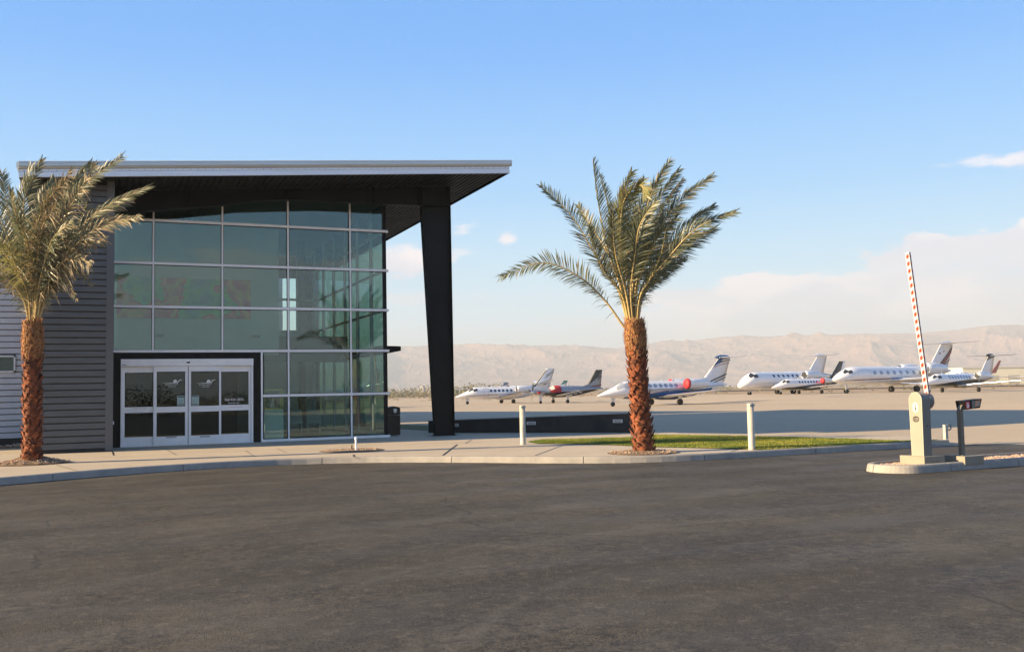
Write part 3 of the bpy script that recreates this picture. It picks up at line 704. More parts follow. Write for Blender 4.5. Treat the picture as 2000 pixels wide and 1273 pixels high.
# fascia front and right: rounded gutter, thin screwed band, lower band
prof_g = [(0, 0), (-.035, .0), (-.065, -.02), (-.085, -.07), (-.088, -.14), (-.070, -.195), (-.03, -.212), (0, -.212)]
prof_b = [(0, -.225), (-.012, -.225), (-.012, -.283), (0, -.283)]
prof_l = [(0, -.297), (-.022, -.297), (-.024, -.435), (-.035, -.445), (0, -.452)]
def run(prof, m, name, p0, p1, out, zf):
    mb = MB(); rings = []
    for p in (p0, p1): rings.append([(p[0] + out[0] * -a, p[1] + out[1] * -a, zf(p[0]) + b) for a, b in prof])
    mb.loft(rings, 0, True, False); return bb_(mb, name, m)
FX0, FX1, FY = -2.0, 12.60, 29.06
run(prof_g, M['fascia_tan'], 'gutter', (FX0, FY), (FX1 + .07, FY), (0, -1), zt)
run(prof_b, M['fascia'], 'fascia_band', (FX0, FY), (FX1, FY), (0, -1), zt)
run(prof_l, M['fascia'], 'fascia_band', (FX0, FY), (FX1, FY), (0, -1), zt)
mb = MB(); mb.prism([(FX0, FY + .01, zt(FX0) - .42), (FX1 - .02, FY + .01, zt(FX1) - .42), (FX1 - .02, FY + .01, zt(FX1) - .03), (FX0, FY + .01, zt(FX0) - .03)], (0, .03, 0)); bb_(mb, 'fascia_backing', M['black_steel'])
mb = MB()
for i in range(70):
    xx = FX0 + .1 + i * .208; mb.lathe([(0, 0), (.010, 0), (.008, -.006), (0, -.007)], (xx, FY - .0125, zt(xx) - .255), 6, 0, 'y')
mb.build('fascia_screws', M['gasket'], TB, world=True)['kind'] = 'stuff'
for X_, s in ((FX1 - .02, 1), (FX0 + .02, -1)):
    run(prof_g, M['fascia_tan'], 'gutter', (X_, FY + .002), (X_, RY1), (s, 0), lambda x, X_=X_: zt(X_) + .001)
    run(prof_b, M['fascia'], 'fascia_band', (X_, FY + .002), (X_, RY1), (s * .5, 0), lambda x, X_=X_: zt(X_))
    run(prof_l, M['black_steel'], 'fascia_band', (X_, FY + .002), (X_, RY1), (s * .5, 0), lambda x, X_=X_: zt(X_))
# steel frame: tapered column and haunched rafter, I sections in the plane Y = 31.4
YF = 31.4
def ft(X): return zb(X) + .05
mb = MB(); mb.prism([(10.66, YF, SW), (11.30, YF, SW), (11.285, YF, ft(11.285)), (10.27, YF, ft(10.27)), (10.27, YF, 8.09)], (0, .02, 0))
def flange(mb, path, w=.27, t=.022):
    for a, b in zip(path, path[1:]):
        a, b = Vector((a[0], 0, a[1])), Vector((b[0], 0, b[1])); d = (b - a).normalized(); n = Vector((-d.z, 0, d.x)) * t
        mb.prism([(a.x, YF + .01 - w / 2, a.z), (b.x, YF + .01 - w / 2, b.z), (b.x + n.x, YF + .01 - w / 2, b.z + n.z), (a.x + n.x, YF + .01 - w / 2, a.z + n.z)], (0, w, 0))
flange(mb, [(11.32, SW), (11.30, ft(11.3))]); flange(mb, [(10.66, SW), (10.27, 8.09)]); flange(mb, [(10.27, 8.115), (10.27, ft(10.27))])
flange(mb, [(11.28, 8.10), (10.28, 8.07)]); flange(mb, [(11.28, 8.15), (10.28, 8.12)])
mb.box(10.60, YF - .17, SW + .012, 11.36, YF + .19, SW + .036); col = bb_(mb, 'column', M['black_steel'])
mb = MB(); mb.lathe([(.62, 0), (.60, .012), (0, .012)], (11.0, YF, SW), 32); bb_(mb, 'column_pad', M['kerb'])
bot = [(10.26, 8.09), (8.955, 8.06), (7.715, 8.06), (5.657, 8.02), (4.627, 7.92), (3.623, 7.72), (1.159, 7.37), (.432, 7.20)]
mb = MB()
for (a, az_), (b, bz) in zip(bot, bot[1:]): mb.prism([(a, YF, az_), (b, YF, bz), (b, YF, ft(b)), (a, YF, ft(a))], (0, .02, 0))
flange(mb, [(a, b) for a, b in bot])
for X_ in (8.6, 5.6, 2.6): mb.box(X_ - .01, YF - .12, 7.6 if X_ < 4 else 8.05, X_ + .01, YF + .0, ft(X_))
bb_(mb, 'rafter', M['black_steel'])
mb = MB(); mb.tube([(8.6, YF + .05, 8.12), (8.35, YF + .6, ft(8.3))], .03, 6); mb.tube([(8.6, YF + .05, 8.12), (8.95, YF + .6, ft(8.9))], .03, 6); bb_(mb, 'fly_brace', M['black_steel'])

# ---------------- glazing
MX = [gx(219.6, 600), gx(299, 600), gx(434, 600), gx(563, 700), gx(685, 700), 9.13]
ZS = [SW + .04, 1.637, 3.105, 4.505, 5.885, 7.255, 8.30]
FWID = .055
def frame_bar(name, x0, z0, x1, z1, y0=YG - .05, y1=YG + .05, m='alu'):
    mb = MB(); mb.box(x0, y0, z0, x1, y1, z1); return bb_(mb, name, M[m])
DX0, DX1 = gx(511, 780) - .03, gx(511, 780) + .03
for i, X_ in enumerate(MX[:-1]):
    z0 = ZS[2] if i in (1, 2) else (ZS[2] if i == 0 else SW)
    frame_bar('mullion', X_ - FWID / 2, z0, X_ + FWID / 2, ZS[-1], YG - .062, YG + .06)
frame_bar('mullion', DX0, SW, DX1, ZS[2] - .03, YG - .062, YG + .06)
frame_bar('corner_post', 9.10, SW, 9.21, 8.4, YG - .03, YG + .10, 'black_steel')
for j, z in enumerate(ZS[:-1]):
    xs0 = DX0 if j in (0, 1) else MX[0] - .04
    hh = .04 if j else .04
    frame_bar('transom', xs0, z - hh, 9.27, z + hh, YG - .085, YG + .055)
gid = 0
for i in range(5):
    for j in range(6):
        a, b = MX[i], MX[i + 1]
        if j < 2 and i < 3:
            if i < 2: continue
            a = DX1
        mb = MB(); mb.box(a + .02, YG - .006 , ZS[j] + .035, b - .02, YG + .006, ZS[j + 1] - .035); bb_(mb, 'window_pane', M['glass'])
        gk = MB(); x0, x1, z0, z1 = a + .027, b - .027, ZS[j] + .04, ZS[j + 1] - .04
        for q in ((x0, z0, x0 + .018, z1), (x1 - .018, z0, x1, z1), (x0, z1 - .018, x1, z1), (x0, z0, x1, z0 + .012)): gk.box(q[0], YG - .04, q[1], q[2], YG - .007, q[3])
        bb_(gk, 'gasket', M['gasket'])
# black surround of the doors
mb = MB(); DZT = 2.86; a, b = gx(235.5), gx(493.5)
mb.box(MX[0] - .02, YG - .04, SW, a, YG + .05, ZS[2] - .045); mb.box(b, YG - .04, SW, DX0 - .002, YG + .05, ZS[2] - .045); mb.box(a, YG - .04, DZT, b, YG + .05, ZS[2] - .045); bb_(mb, 'door_surround', M['black_steel'])
# door header and jambs
mb = MB(); mb.box(a, YG - .17, 2.635, b, YG + .05, DZT - .005); mb.box(a, YG - .12, SW, a + .055, YG + .05, 2.634); mb.box(b - .055, YG - .12, SW, b, YG + .05, 2.634); mb.box(a + .06, YG - .1, SW, b - .06, YG + .1, SW + .015); hd = bb_(mb, 'door_header', M['alu'])
mb = MB(); cxs = gx(367, 708); mb.add([(cxs + .085 * math.cos(t), YG - .173, 2.75 + .06 * math.sin(t)) for t in [2 * PI * k / 24 for k in range(24)]], [list(range(24))][:1], 0)
mb.add([(cxs + .065 * math.cos(t), YG - .178, 2.765 + .055 * math.sin(t)) for t in [PI + PI * k / 14 for k in range(15)]], [list(range(15))], 1); mb.box(gx(238), YG - .176, 2.665, gx(246), YG - .171, 2.68, 1)
bb_(mb, 'door_sensor', [M['white_vinyl'], M['black']])
def leaf(name, pxl, pxr, gl, gr, yy, rails, label=None):
    x0, x1, g0, g1 = gx(pxl), gx(pxr), gx(gl), gx(gr); zb0, zb1, zm0, zm1, zt0, zt1 = rails
    mb = MB(); y0, y1 = yy - .025, yy + .025
    mb.box(x0, y0, zb0, g0, y1, zt1); mb.box(g1, y0, zb0, x1, y1, zt1)
    for q0, q1 in ((zb0, zb1), (zm0, zm1), (zt0, zt1)): mb.box(g0, y0, q0, g1, y1, q1)
    o = bb_(mb, name, M['alu'])
    if label: o['label'] = label
    for q0, q1 in ((zb1, zm0), (zm1, zt0)):
        g = MB(); g.box(g0, yy - .004, q0, g1, yy + .004, q1); g.build('glass_pane', M['glass_door'], None); p = bpy.data.objects[C.objects[-1].name]
        p.parent = o; p.location = (-TB.location.x, -TB.location.y, -TB.location.z)
        k = MB()
        for r in ((g0, q0, g0 + .016, q1), (g1 - .016, q0, g1, q1), (g0, q1 - .018, g1, q1)): k.box(r[0], yy - .02, r[1], r[2], yy - .0045, r[3])
        k.build('gasket', M['gasket'], None); p = C.objects[-1]; p.parent = o; p.location = (-TB.location.x, -TB.location.y, -TB.location.z)
    return o
R1 = (SW + .01, .43, 1.18, 1.36, 2.46, 2.63); YS = YG - .10
dl = leaf('sidelight', 238.8, 299.5, 243.5, 299, YG - .02, (SW + .02, .44, 1.19, 1.37, 2.44, 2.63))
dr_ = leaf('sidelight', 430, 490, 431.5, 485, YG - .02, (SW + .02, .44, 1.19, 1.37, 2.44, 2.63))
s1 = leaf('sliding_door', 299.5, 366.3, 305.5, 361, YS, R1); s2 = leaf('sliding_door', 367.7, 431, 372.5, 427, YS, R1)
def onleaf(o, p): p.parent = o; p.location = Vector(p.location) - TB.location if False else p.location
def ptxt(leafo, body, x, z, size, m, yy, space=1.0):
    return text_mesh('lettering', body, size, m, leafo, (x - TB.location.x, yy - TB.location.y, z - TB.location.z), space=space)
def pmesh(mb, leafo, name, m):
    o = mb.build(name, m, None); o.parent = leafo; o.location = (-TB.location.x, -TB.location.y, -TB.location.z); return o
for lf, cx in ((s1, 335), (s2, 400.5)):
    yy = YS - .0055; X_ = gx(cx + 2, 745); zl = gz(cx, 747.7); k = .0155
    ptxt(lf, 'DESERTJET', X_ - .05, gz(cx, 751.2), .055, M['white_vinyl'], yy, 1.45); ptxt(lf, 'CENTER', X_ - .03, gz(cx, 755.2), .044, M['white_vinyl'], yy, 1.7)
    mb = MB(); mb.poly([(X_ - .33, yy, zl), (X_ + .05, yy, zl - .008), (X_ + .05, yy, zl + .010)])
    dcx, dcz = X_ + .07, zl + .045
    mb.poly([(dcx + .055 * math.cos(t), yy, dcz + .055 * math.sin(t)) for t in [2 * PI * i / 24 for i in range(24)]])
    mb.poly([(dcx + .016 * math.cos(t), yy - .001, dcz - .005 + .016 * math.sin(t)) for t in [2 * PI * i / 12 for i in range(12)]], 1)
    up = [(X_ + .13, zl - .03), (X_ + .135, zl + .02), (X_ + .17, zl + .07), (X_ + .22, zl + .105), (X_ + .29, zl + .10)]
    lo = [(X_ + .145, zl - .04), (X_ + .155, zl + .015), (X_ + .185, zl + .055), (X_ + .225, zl + .085)]
    mb.poly([(p[0], yy, p[1]) for p in up] + [(p[0], yy, p[1]) for p in reversed(lo)])
    pmesh(mb, lf, 'winged_sun_emblem', [M['white_vinyl'], M['black']])
ptxt(dr_, '760-925-5876', gx(457), gz(457, 780.3), .108, M['white_vinyl'], YG - .026); ptxt(dr_, 'desertjet.com', gx(456), gz(456, 786.6), .062, M['white_vinyl'], YG - .026)
ptxt(dl, 'IN EMERGENCY PUSH TO OPEN', gx(271.5), gz(271.5, 797.2), .030, M['red_vinyl'], YG - .047); ptxt(dr_, 'IN EMERGENCY PUSH TO OPEN', gx(460), gz(460, 794.2), .030, M['red_vinyl'], YG - .047)
for lf, x0, x1, y0, y1 in ((s1, 345.5, 360.5, 773, 792), (s2, 372.6, 388, 772, 791.5)):
    a_, b_ = gx(x0), gx(x1); c_, d_ = gz(x0, y1), gz(x0, y0); yy = YS - .0055
    mb = MB(); mb.poly([(a_, yy, c_), (b_, yy, c_), (b_, yy, d_), (a_, yy, d_)], 0); e = .02
    mb.poly([(a_ + e, yy - .001, d_ - .05), (b_ - e, yy - .001, d_ - .05), (b_ - e, yy - .001, d_ - .02), (a_ + e, yy - .001, d_ - .02)], 1); mb.poly([(a_ + e, yy - .001, c_ + .02), (b_ - e, yy - .001, c_ + .02), (b_ - e, yy - .001, c_ + .045), (a_ + e, yy - .001, c_ + .045)], 1)
    for r in range(6): mb.poly([(a_ + .035, yy - .001, c_ + .07 + r * .024), (b_ - .035 - .03 * (r % 3 == 0), yy - .001, c_ + .07 + r * .024), (b_ - .035 - .03 * (r % 3 == 0), yy - .001, c_ + .076 + r * .024), (a_ + .035, yy - .001, c_ + .076 + r * .024)], 2)
    pmesh(mb, lf, 'notice', [M['pale_paper'], M['black'], mat('notice_text', (.12, .2, .2), .6)])
for lf, x0, x1, y in ((s1, 324, 344.5, 853.7), (s2, 390, 410, 852.2)):
    mb = MB(); z = gz(x0, y); X0_, X1_ = gx(x0), gx(x1)
    mb.box(X0_, YS - .0275, z - .018, X1_, YS - .0255, z + .018)
    for k in range(9): mb.box(X0_ + .02 + k * .033, YS - .029, z - .009, X0_ + .038 + k * .033, YS - .0276, z + .009, 1)
    pmesh(mb, lf, 'door_badge', [M['black'], M['alu']])
# side wall towards the apron: glazing with a black edge, deep sunshade
YE = 44.0
for k, y in enumerate([33.9, 35.9, 37.9, 39.9, 41.9, 43.9]):
    mb = MB(); mb.box(9.08, y - .06, SW, 9.18, y + .06, 8.3); bb_(mb, 'mullion', M['siding_light'])
for z in (SW + .05, 1.64, 3.105, 4.505, 5.885, 7.255):
    mb = MB(); mb.box(9.09, YG + .12, z - .04, 9.17, YE, z + .04); bb_(mb, 'transom', M['siding_light'])
for y0, y1 in ((32.32, 33.84), (33.96, 35.84), (35.96, 37.84), (37.96, 39.84), (39.96, 41.84), (41.96, 43.84)):
    for z0, z1 in ((.23, 3.06), (3.15, 5.84), (5.93, 8.25)):
        mb = MB(); mb.box(9.125, y0, z0, 9.135, y1, z1); bb_(mb, 'window_pane', M['glass_east'])
ax_ = PY(783, 676, 33.0)
mb = MB(); mb.prism([(9.22, 33.0, ax_.z + .02), (ax_.x, 33.0, ax_.z), (ax_.x, 33.0, ax_.z - .16), (9.22, 33.0, ax_.z - .30)], (0, 7.5, 0)); bb_(mb, 'sunshade', M['black_steel'])
# rear part and interior
mb = MB(); mb.box(.43, 44.0, SW, 6.2, 44.2, 8.2); mb.box(6.2, 44.0, SW, 9.1, 44.2, 4.6); mb.box(6.2, 44.0, 8.0, 9.1, 44.2, 8.3); bb_(mb, 'rear_wall', M['int_wall'])
mb = MB(); mb.box(6.2, 44.0, 5.95, 9.1, 44.12, 6.05); mb.box(8.35, 44.0, 4.6, 8.5, 44.15, 8.0); bb_(mb, 'rear_window_bars', M['siding_light'])
YB = 53.0; mb = MB(); mb.prism([(10.66, YB, 0), (11.30, YB, 0), (11.285, YB, ft(11.285)), (10.27, YB, ft(10.27))], (0, .27, 0)); bb_(mb, 'column', M['black_steel'])
mb = MB(); mb.prism([(.5, YB, 7.3), (5, YB, 8.0), (10.3, YB, 8.09), (10.3, YB, ft(10.3)), (.5, YB, ft(.5))], (0, .2, 0)); bb_(mb, 'rafter', M['black_steel'])
mb = MB(); mb.box(.44, YG + .1, SW - .02, 9.08, 43.98, SW + .006); bb_(mb, 'floor', M['int_floor'])
mb = MB(); mb.box(.44, 37.0, 3.2, 6.35, 37.2, 8.2); mb.box(.44, YG + .1, 3.1, .55, 37.0, 7.7); bb_(mb, 'upper_wall', M['int_wall'])
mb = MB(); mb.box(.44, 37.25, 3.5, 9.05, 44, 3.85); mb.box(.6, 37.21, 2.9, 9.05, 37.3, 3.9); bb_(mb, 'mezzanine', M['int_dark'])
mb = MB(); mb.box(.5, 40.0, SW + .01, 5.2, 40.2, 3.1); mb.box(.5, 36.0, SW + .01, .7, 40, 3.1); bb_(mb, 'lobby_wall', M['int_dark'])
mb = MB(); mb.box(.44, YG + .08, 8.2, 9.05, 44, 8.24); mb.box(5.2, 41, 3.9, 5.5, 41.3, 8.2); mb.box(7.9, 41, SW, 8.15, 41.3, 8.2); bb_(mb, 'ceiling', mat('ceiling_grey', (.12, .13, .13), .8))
# picture on the upper wall
al, ar, atz, abz = PY(222, 545, 36.94).x, PY(490, 548, 36.94).x, PY(400, 545, 36.94).z, PY(400, 622, 36.94).z
mb = MB(); mb.box(al, 36.94, abz, ar, 36.985, atz); tag(mb.build('wall_picture', M['art']), 'wide red, green and blue abstract picture hung behind the upper glass', 'picture')
for q in ((312, 655), (500, 656)):
    p = PY(q[0], q[1], 36.9); mb = MB(); mb.box(p.x - .14, 36.86, p.z - .05, p.x + .14, 36.995, p.z + .05); bb_(mb, 'wall_lamp', M['siding_dark'])
# gold-framed display stand just behind the glass, and seats
fx0, fx1 = PY(515, 780, 33).x, PY(553.5, 780, 33).x; fz1, fz0 = PY(530, 760, 33).z, PY(530, 799.5, 33).z
t = thing('display_stand', 'gold-framed display case on a pale pedestal behind the glass right of the doors', 'display case', ((fx0 + fx1) / 2, 33.2, SW))
w = (fx1 - fx0) / 2
mb = MB()
for q in ((-w, fz0, w, fz0 + .05), (-w, fz1 - .05, w, fz1), (-w, fz0, -w + .04, fz1), (w - .04, fz0, w, fz1), (-w, (fz0 + fz1) / 2 + .1, w, (fz0 + fz1) / 2 + .12)): mb.box(q[0], -.2, q[1] - SW, q[2], -.16, q[3] - SW); mb.box(q[0], .2, q[1] - SW, q[2], .24, q[3] - SW)
mb.box(-w, -.16, fz1 - SW - .03, w, .2, fz1 - SW); mb.build('gold_frame', M['gold'], t)
mb = MB(); mb.box(-w, -.2, 0.01, w, .24, fz0 - SW - .002); mb.build('pedestal', mat('pedestal', (.88, .92, .84), .6), t)
mb = MB(); mb.prism([(-.12, 0, fz0 - SW + .06), (.08, 0, fz0 - SW + .06), (.02, 0, fz0 - SW + .36), (-.02, 0, fz0 - SW + .36)], (0, .05, 0)); mb.build('model_tail_fin', M['white'], t)
def lobby_chair(x, y, rz, label):
    t = thing('lobby_chair', label, 'chair', (x, y, SW + .006), rz, 'white chairs in the lobby')
    mb = MB(); mb.box(-.27, -.25, .38, .27, .27, .46); mb.build('seat', M['white'], t)
    mb = MB(); mb.prism([(-.27, .22, .46), (.27, .22, .46), (.25, .34, .92), (-.25, .34, .92)], (0, .04, 0)); mb.build('backrest', M['white'], t)
    for sx_ in (-.23, .23):
        for sy_ in (-.2, .24): mb = MB(); mb.tube([(sx_, sy_, 0), (sx_, sy_, .38)], .015, 6); mb.build('leg', M['alu'], t)
    return t
c0 = lobby_chair(5.75, 38.2, 2.9, 'white lobby chair nearest the pedestal behind the glass')
for k, lb in enumerate(['second white lobby chair from the left in the row behind the glass', 'middle white lobby chair of the row behind the glass', 'white lobby chair at the right end of the row behind the glass']):
    c = copy_tree(c0); c.location.x += .72 * (k + 1); c['label'] = lb

# light-clad wing to the left, set back
LW = thing('light_clad_building', 'light grey ribbed building at the left edge with a small framed window', 'building', (-1.81, 36.4, SW))
wx1, wz0, wz1 = PY(30, 710, 36.4).x, PY(20, 727, 36.4).z, PY(20, 694, 36.4).z
hole = (wx1 - 1.9, wx1, wz0, wz1)
mb = MB(); mb.box(-40, 36.5, SW - .1, -1.81, 52, 7.2); mb.build('wall_core', M['siding_dark'], LW, world=True)
siding('ribbed_siding', M['siding_light'], -40, -1.81, 36.49, SW + .25, 7.2, .2035, LW, [hole])
mb = MB(); mb.box(-40, 36.44, SW - .02, -1.81, 36.49, SW + .24); mb.build('base_flashing', M['gasket'], LW, world=True)
mb = MB(); a, b, c, d = hole
for q in ((a, c, b, c + .05), (a, d - .05, b, d), (a, c, a + .05, d), (b - .05, c, b, d)): mb.box(q[0], 36.40, q[1], q[2], 36.49, q[3])
wf = mb.build('window_frame', M['alu'], LW, world=True)
mb = MB(); mb.box(a + .05, 36.45, c + .05, b - .05, 36.46, d - .05); o = mb.build('glass_pane', M['glass_door'], None); o.parent = wf; o.location = (1.81, -36.4, -SW)
mb = MB(); mb.box(-40, 36.3, 7.2, -1.81, 52, 7.35); mb.build('parapet', M['siding_light'], LW, world=True)
# planting strip with boulders in front of it
mb = MB(); mb.box(-14, 34.6, SW, -2.2, 36.35, SW + .03)
for _ in range(260): stone(mb, (ru(-14, -2.3), ru(34.7, 36.3), SW + .03), ru(.05, .16), random.choice((1, 2, 3)))
tag(mb.build('rock_bed', [soil] + stone_mats), 'bed of boulders at the foot of the light grey wall', 'rocks', kind='stuff')
# unseen block added behind the terminal, shaped for the far shadow on the apron
SHB = thing('shadow_block', 'unseen block added behind the terminal to cast the apron shadow', 'building', (0, 57, 0))
mb = MB(); mb.prism([(-40, 57, 0), (10.0, 57, 0), (-4.5, 88, 0), (-40, 88, 0)], (0, 0, 9.2)); mb.build('shadow_block_body', M['siding_light'], SHB, world=True)
mb = MB(); mb.prism([(-40.3, 56.7, 9.2), (10.2, 56.7, 9.2), (-4.3, 88.3, 9.2), (-40.3, 88.3, 9.2)], (0, 0, .2)); mb.build('shadow_block_top', M['roof_top'], SHB, world=True)

# litter bin at the corner
tp_ = G(764, 850.5, SW); tb = thing('litter_bin', 'tall black litter bin with domed hood at the corner of the glass wall', 'litter bin', (9.75, 33.5, SW))
zt_ = PY(764, 793, 33.5).z - SW
mb = MB(); mb.box(-.22, -.22, .02, .22, .22, zt_ - .32)
for k in range(9): mb.box(-.21 + k * .05, -.228, .05, -.175 + k * .05, -.221, zt_ - .36)
mb.build('bin_body', M['trash'], tb)
hp = [(-.23, zt_ - .31), (.23, zt_ - .31), (.23, zt_ - .08), (.17, zt_ - .03), (.0, zt_), (-.17, zt_ - .03), (-.23, zt_ - .08)]
mb = MB(); mb.prism([(a, -.23, b) for a, b in hp], (0, .46, 0)); hood = mb.build('hood', M['trash'], tb)
mb = MB(); mb.box(-.02, -.236, zt_ - .20, .10, -.231, zt_ - .09); mb.box(.0, -.236, zt_ - .235, .08, -.231, zt_ - .205); mb.build('sign_plate', M['alu'], hood)
# ================================================================== PALMS
def leaf_mat(name, c1, c2, tr=.35, rough=.42):
    m = bpy.data.materials.new(name); m.use_nodes = True; nt = m.node_tree; L = nt.links; b = nt.nodes['Principled BSDF']
    g = N(nt, 'ShaderNodeNewGeometry'); col = mix(nt, g.outputs['Random Per Island'], c1, c2)
    L.new(col, b.inputs['Base Color']); b.inputs['Roughness'].default_value = rough; b.inputs['Specular IOR Level'].default_value = .6
    tl = N(nt, 'ShaderNodeBsdfTranslucent'); L.new(col, tl.inputs[0]); mx = N(nt, 'ShaderNodeMixShader'); mx.inputs[0].default_value = tr
    L.new(b.outputs[0], mx.inputs[1]); L.new(tl.outputs[0], mx.inputs[2]); L.new(mx.outputs[0], nt.nodes['Material Output'].inputs[0])
    return m
LEAF = [leaf_mat('palm_leaf_green', (.095, .115, .068), (.20, .21, .125)), leaf_mat('palm_leaf_yellow_green', (.19, .195, .07), (.30, .28, .11)), leaf_mat('palm_leaf_dead', (.28, .205, .12), (.42, .33, .21), .25, .6), leaf_mat('palm_stalk', (.40, .30, .12), (.46, .34, .15), .0, .5)]
def catmull(P, n):
    P = [P[0] * 2 - P[1]] + P + [P[-1] * 2 - P[-2]]; out = []; m = len(P) - 3
    for i in range(n + 1):
        u = i / n * m; k = min(int(u), m - 1); t = u - k; a, b, c, d = P[k:k + 4]
        out.append(.5 * ((2 * b) + (c - a) * t + (2 * a - 5 * b + 4 * c - d) * t * t + (3 * b - a - 3 * c + d) * t ** 3))
    return out
WIND = RT0
def frond(mb, pts, mi, lmax=.50, twist=0, dens=33, bare=.30, messy=.0, wind=.18):
    P = catmull(pts, 44); n = len(P); Lg = sum((a - b).length for a, b in zip(P, P[1:]))
    mb.tube(P, [.026 * (1 - i / n) ** .8 + .003 for i in range(n)], 5, 3)
    N0 = -FW + Vector((0, 0, .15))
    cnt = int(Lg * dens * (1 - bare))
    for i in range(cnt):
        t = bare + (1 - bare) * (i + rnd() * .6) / cnt; u = t * (n - 1); k = min(int(u), n - 2); p = P[k].lerp(P[k + 1], u - k); T = (P[k + 1] - P[k]).normalized()
        NN = Matrix.Rotation(twist, 3, T) @ N0; S = T.cross(NN).normalized(); NN = S.cross(T).normalized()
        q = (t - bare) / (1 - bare)
        ln = lmax * (.45 + .55 * min(1, q * 4)) * (1 - .62 * max(0, q - .45) / .55) * ru(.68, 1.12)
        phi = math.radians(52 - 24 * q + ru(-7, 7)) * (1 + messy * ru(-.3, .6))
        for sgn in (-1, 1):
            vee = ru(.12, .5)
            d = (T * math.cos(phi) + S * sgn * math.sin(phi) + NN * vee * .5 + Vector((ru(-1, 1), ru(-1, 1), ru(-1, 1))) * (.045 + messy * .40) + WIND * wind).normalized()
            if messy and rnd() < messy * .6: d = (d + Vector((0, 0, -ru(.3, 1.3)))).normalized()
            W = (d.cross(NN) + NN * ru(-.7, .7)).normalized() * ru(.0085, .0140)
            a = p; m_ = p + d * ln * .5; e = p + d * ln + Vector((0, 0, -.10 * ln - messy * ru(0, .35) * ln)) + WIND * wind * ln * .25
            mb.add([a - W * .6, a + W * .6, m_ + W, m_ - W, e], [(0, 1, 2, 3), (3, 2, 4)], mi if rnd() > (.06 if mi != 2 else .38) else (2 if mi != 2 else 0))
    # sparse stiff leaflets low on the stalk
    for i in range(int(Lg * 9 * bare)):
        t = bare * ru(.55, 1.0); u = t * (n - 1); k = int(u); p = P[k]; T = (P[k + 1] - P[k]).normalized(); S = T.cross(N0).normalized() * random.choice((-1, 1)); d = (T * ru(.2, 1) + S * ru(.5, 1.2) + Vector((ru(-.5, .5), ru(-.5, .5), ru(-.7, .3)))).normalized() * lmax * ru(.35, .75)
        W = d.cross(N0).normalized() * .007; mb.add([p - W, p + W, p + d * .5 + W * .8, p + d * .5 - W * .8, p + d + Vector((0, 0, -.04))], [(0, 1, 2, 3), (3, 2, 4)], mi)
    # spines on the stalk
    for i in range(10):
        t = .1 + .02 * i; u = t * (n - 1); k = int(u); p = P[k]; T = (P[k + 1] - P[k]).normalized(); S = T.cross(N0).normalized() * random.choice((-1, 1)); d = (T + S * .8).normalized() * .12
        mb.add([p, p + Vector((0, 0, .008)), p + d], [(0, 1, 2)], 3)
barkA = mat('palm_boots', (.21, .058, .020), .8, var=.55, vscale=5, dark=(.045, .014, .007), bump=.4, bscale=40)
barkT = mat('palm_boot_tips', (.33, .17, .085), .85, var=.4, vscale=20)
barkF = mat('palm_fibre', (.38, .18, .065), .85, var=.5, vscale=16, dark=(.13, .05, .02))
def trunk(mb, base, top, r0, r1, swell):
    H = (top - base).length; ax = (top - base).normalized(); X = Vector((1, 0, 0)); X = (X - ax * X.dot(ax)).normalized(); Y = ax.cross(X)
    def rad(h): 
        t = h / H; return r0 + (r1 - r0) * t + .07 * math.exp(-h / .12) + swell * math.exp(-((t - .86) / .10) ** 2)
    mb.loft([[base + ax * h + (X * math.cos(2 * PI * k / 24) + Y * math.sin(2 * PI * k / 24)) * rad(h) * .90 for k in range(24)] for h in [H * i / 40 for i in range(41)]], 0)
    h = .02; i = 0
    per = 9; dz = .0145
    while h < H * .80:
        a = i * 2.39996 + ru(-.10, .10); r = rad(h) * .90; e = X * math.cos(a) + Y * math.sin(a); tt = -X * math.sin(a) + Y * math.cos(a); w = ru(.045, .090); hh = ru(.05, .12); out = ru(.035, .095)
        c = base + ax * h + e * (r - .01)
        b0, b1 = c - tt * w - ax * .03, c + tt * w - ax * .03; m0, m1 = c - tt * w * .8 + e * out * .75 + ax * hh * .5, c + tt * w * .8 + e * out * .75 + ax * hh * .5
        t0, t1 = c - tt * w * .42 + e * out * ru(.9, 1.2) + ax * hh, c + tt * w * .42 + e * out * ru(.9, 1.2) + ax * hh; u0, u1 = c - tt * w * .45 + e * .0 + ax * hh * ru(.9, 1.15), c + tt * w * .45 + ax * hh * ru(.9, 1.15)
        lowp = c + e * out * .5 - ax * .055
        mb.add([b0, b1, m0, m1, t0, t1, lowp], [(0, 6, 2), (6, 1, 3), (6, 3, 2), (2, 3, 5, 4), (0, 2, 4), (1, 5, 3)], 0)
        mb.add([t0, t1, u1, u0], [(0, 1, 2, 3)], 1 if rnd() < .6 else 0)
        h += dz * (.9 + .2 * rnd()); i += 1
    # fibrous top below the crown
    for j in range(1500):
        h = H * ru(.74, 1.0); a = ru(0, 2 * PI); e = X * math.cos(a) + Y * math.sin(a); tt = -X * math.sin(a) + Y * math.cos(a); r = rad(h) * .93
        c = base + ax * h + e * r; w = ru(.006, .022); ln = ru(.06, .17); lean = ru(-.5, .5); o = ru(.0, .055) * (2.2 if rnd() < .12 else 1)
        p1 = c + (ax * (1 if rnd() < .8 else -.6) + tt * lean) * ln * .6 + e * o * .6; p2 = c + (ax + tt * lean * 1.6) * ln + e * (o - .01)
        mb.add([c - tt * w, c + tt * w, p1 + tt * w * .8, p1 - tt * w * .8, p2], [(0, 1, 2, 3), (3, 2, 4)], 2 if rnd() < .8 else 1)
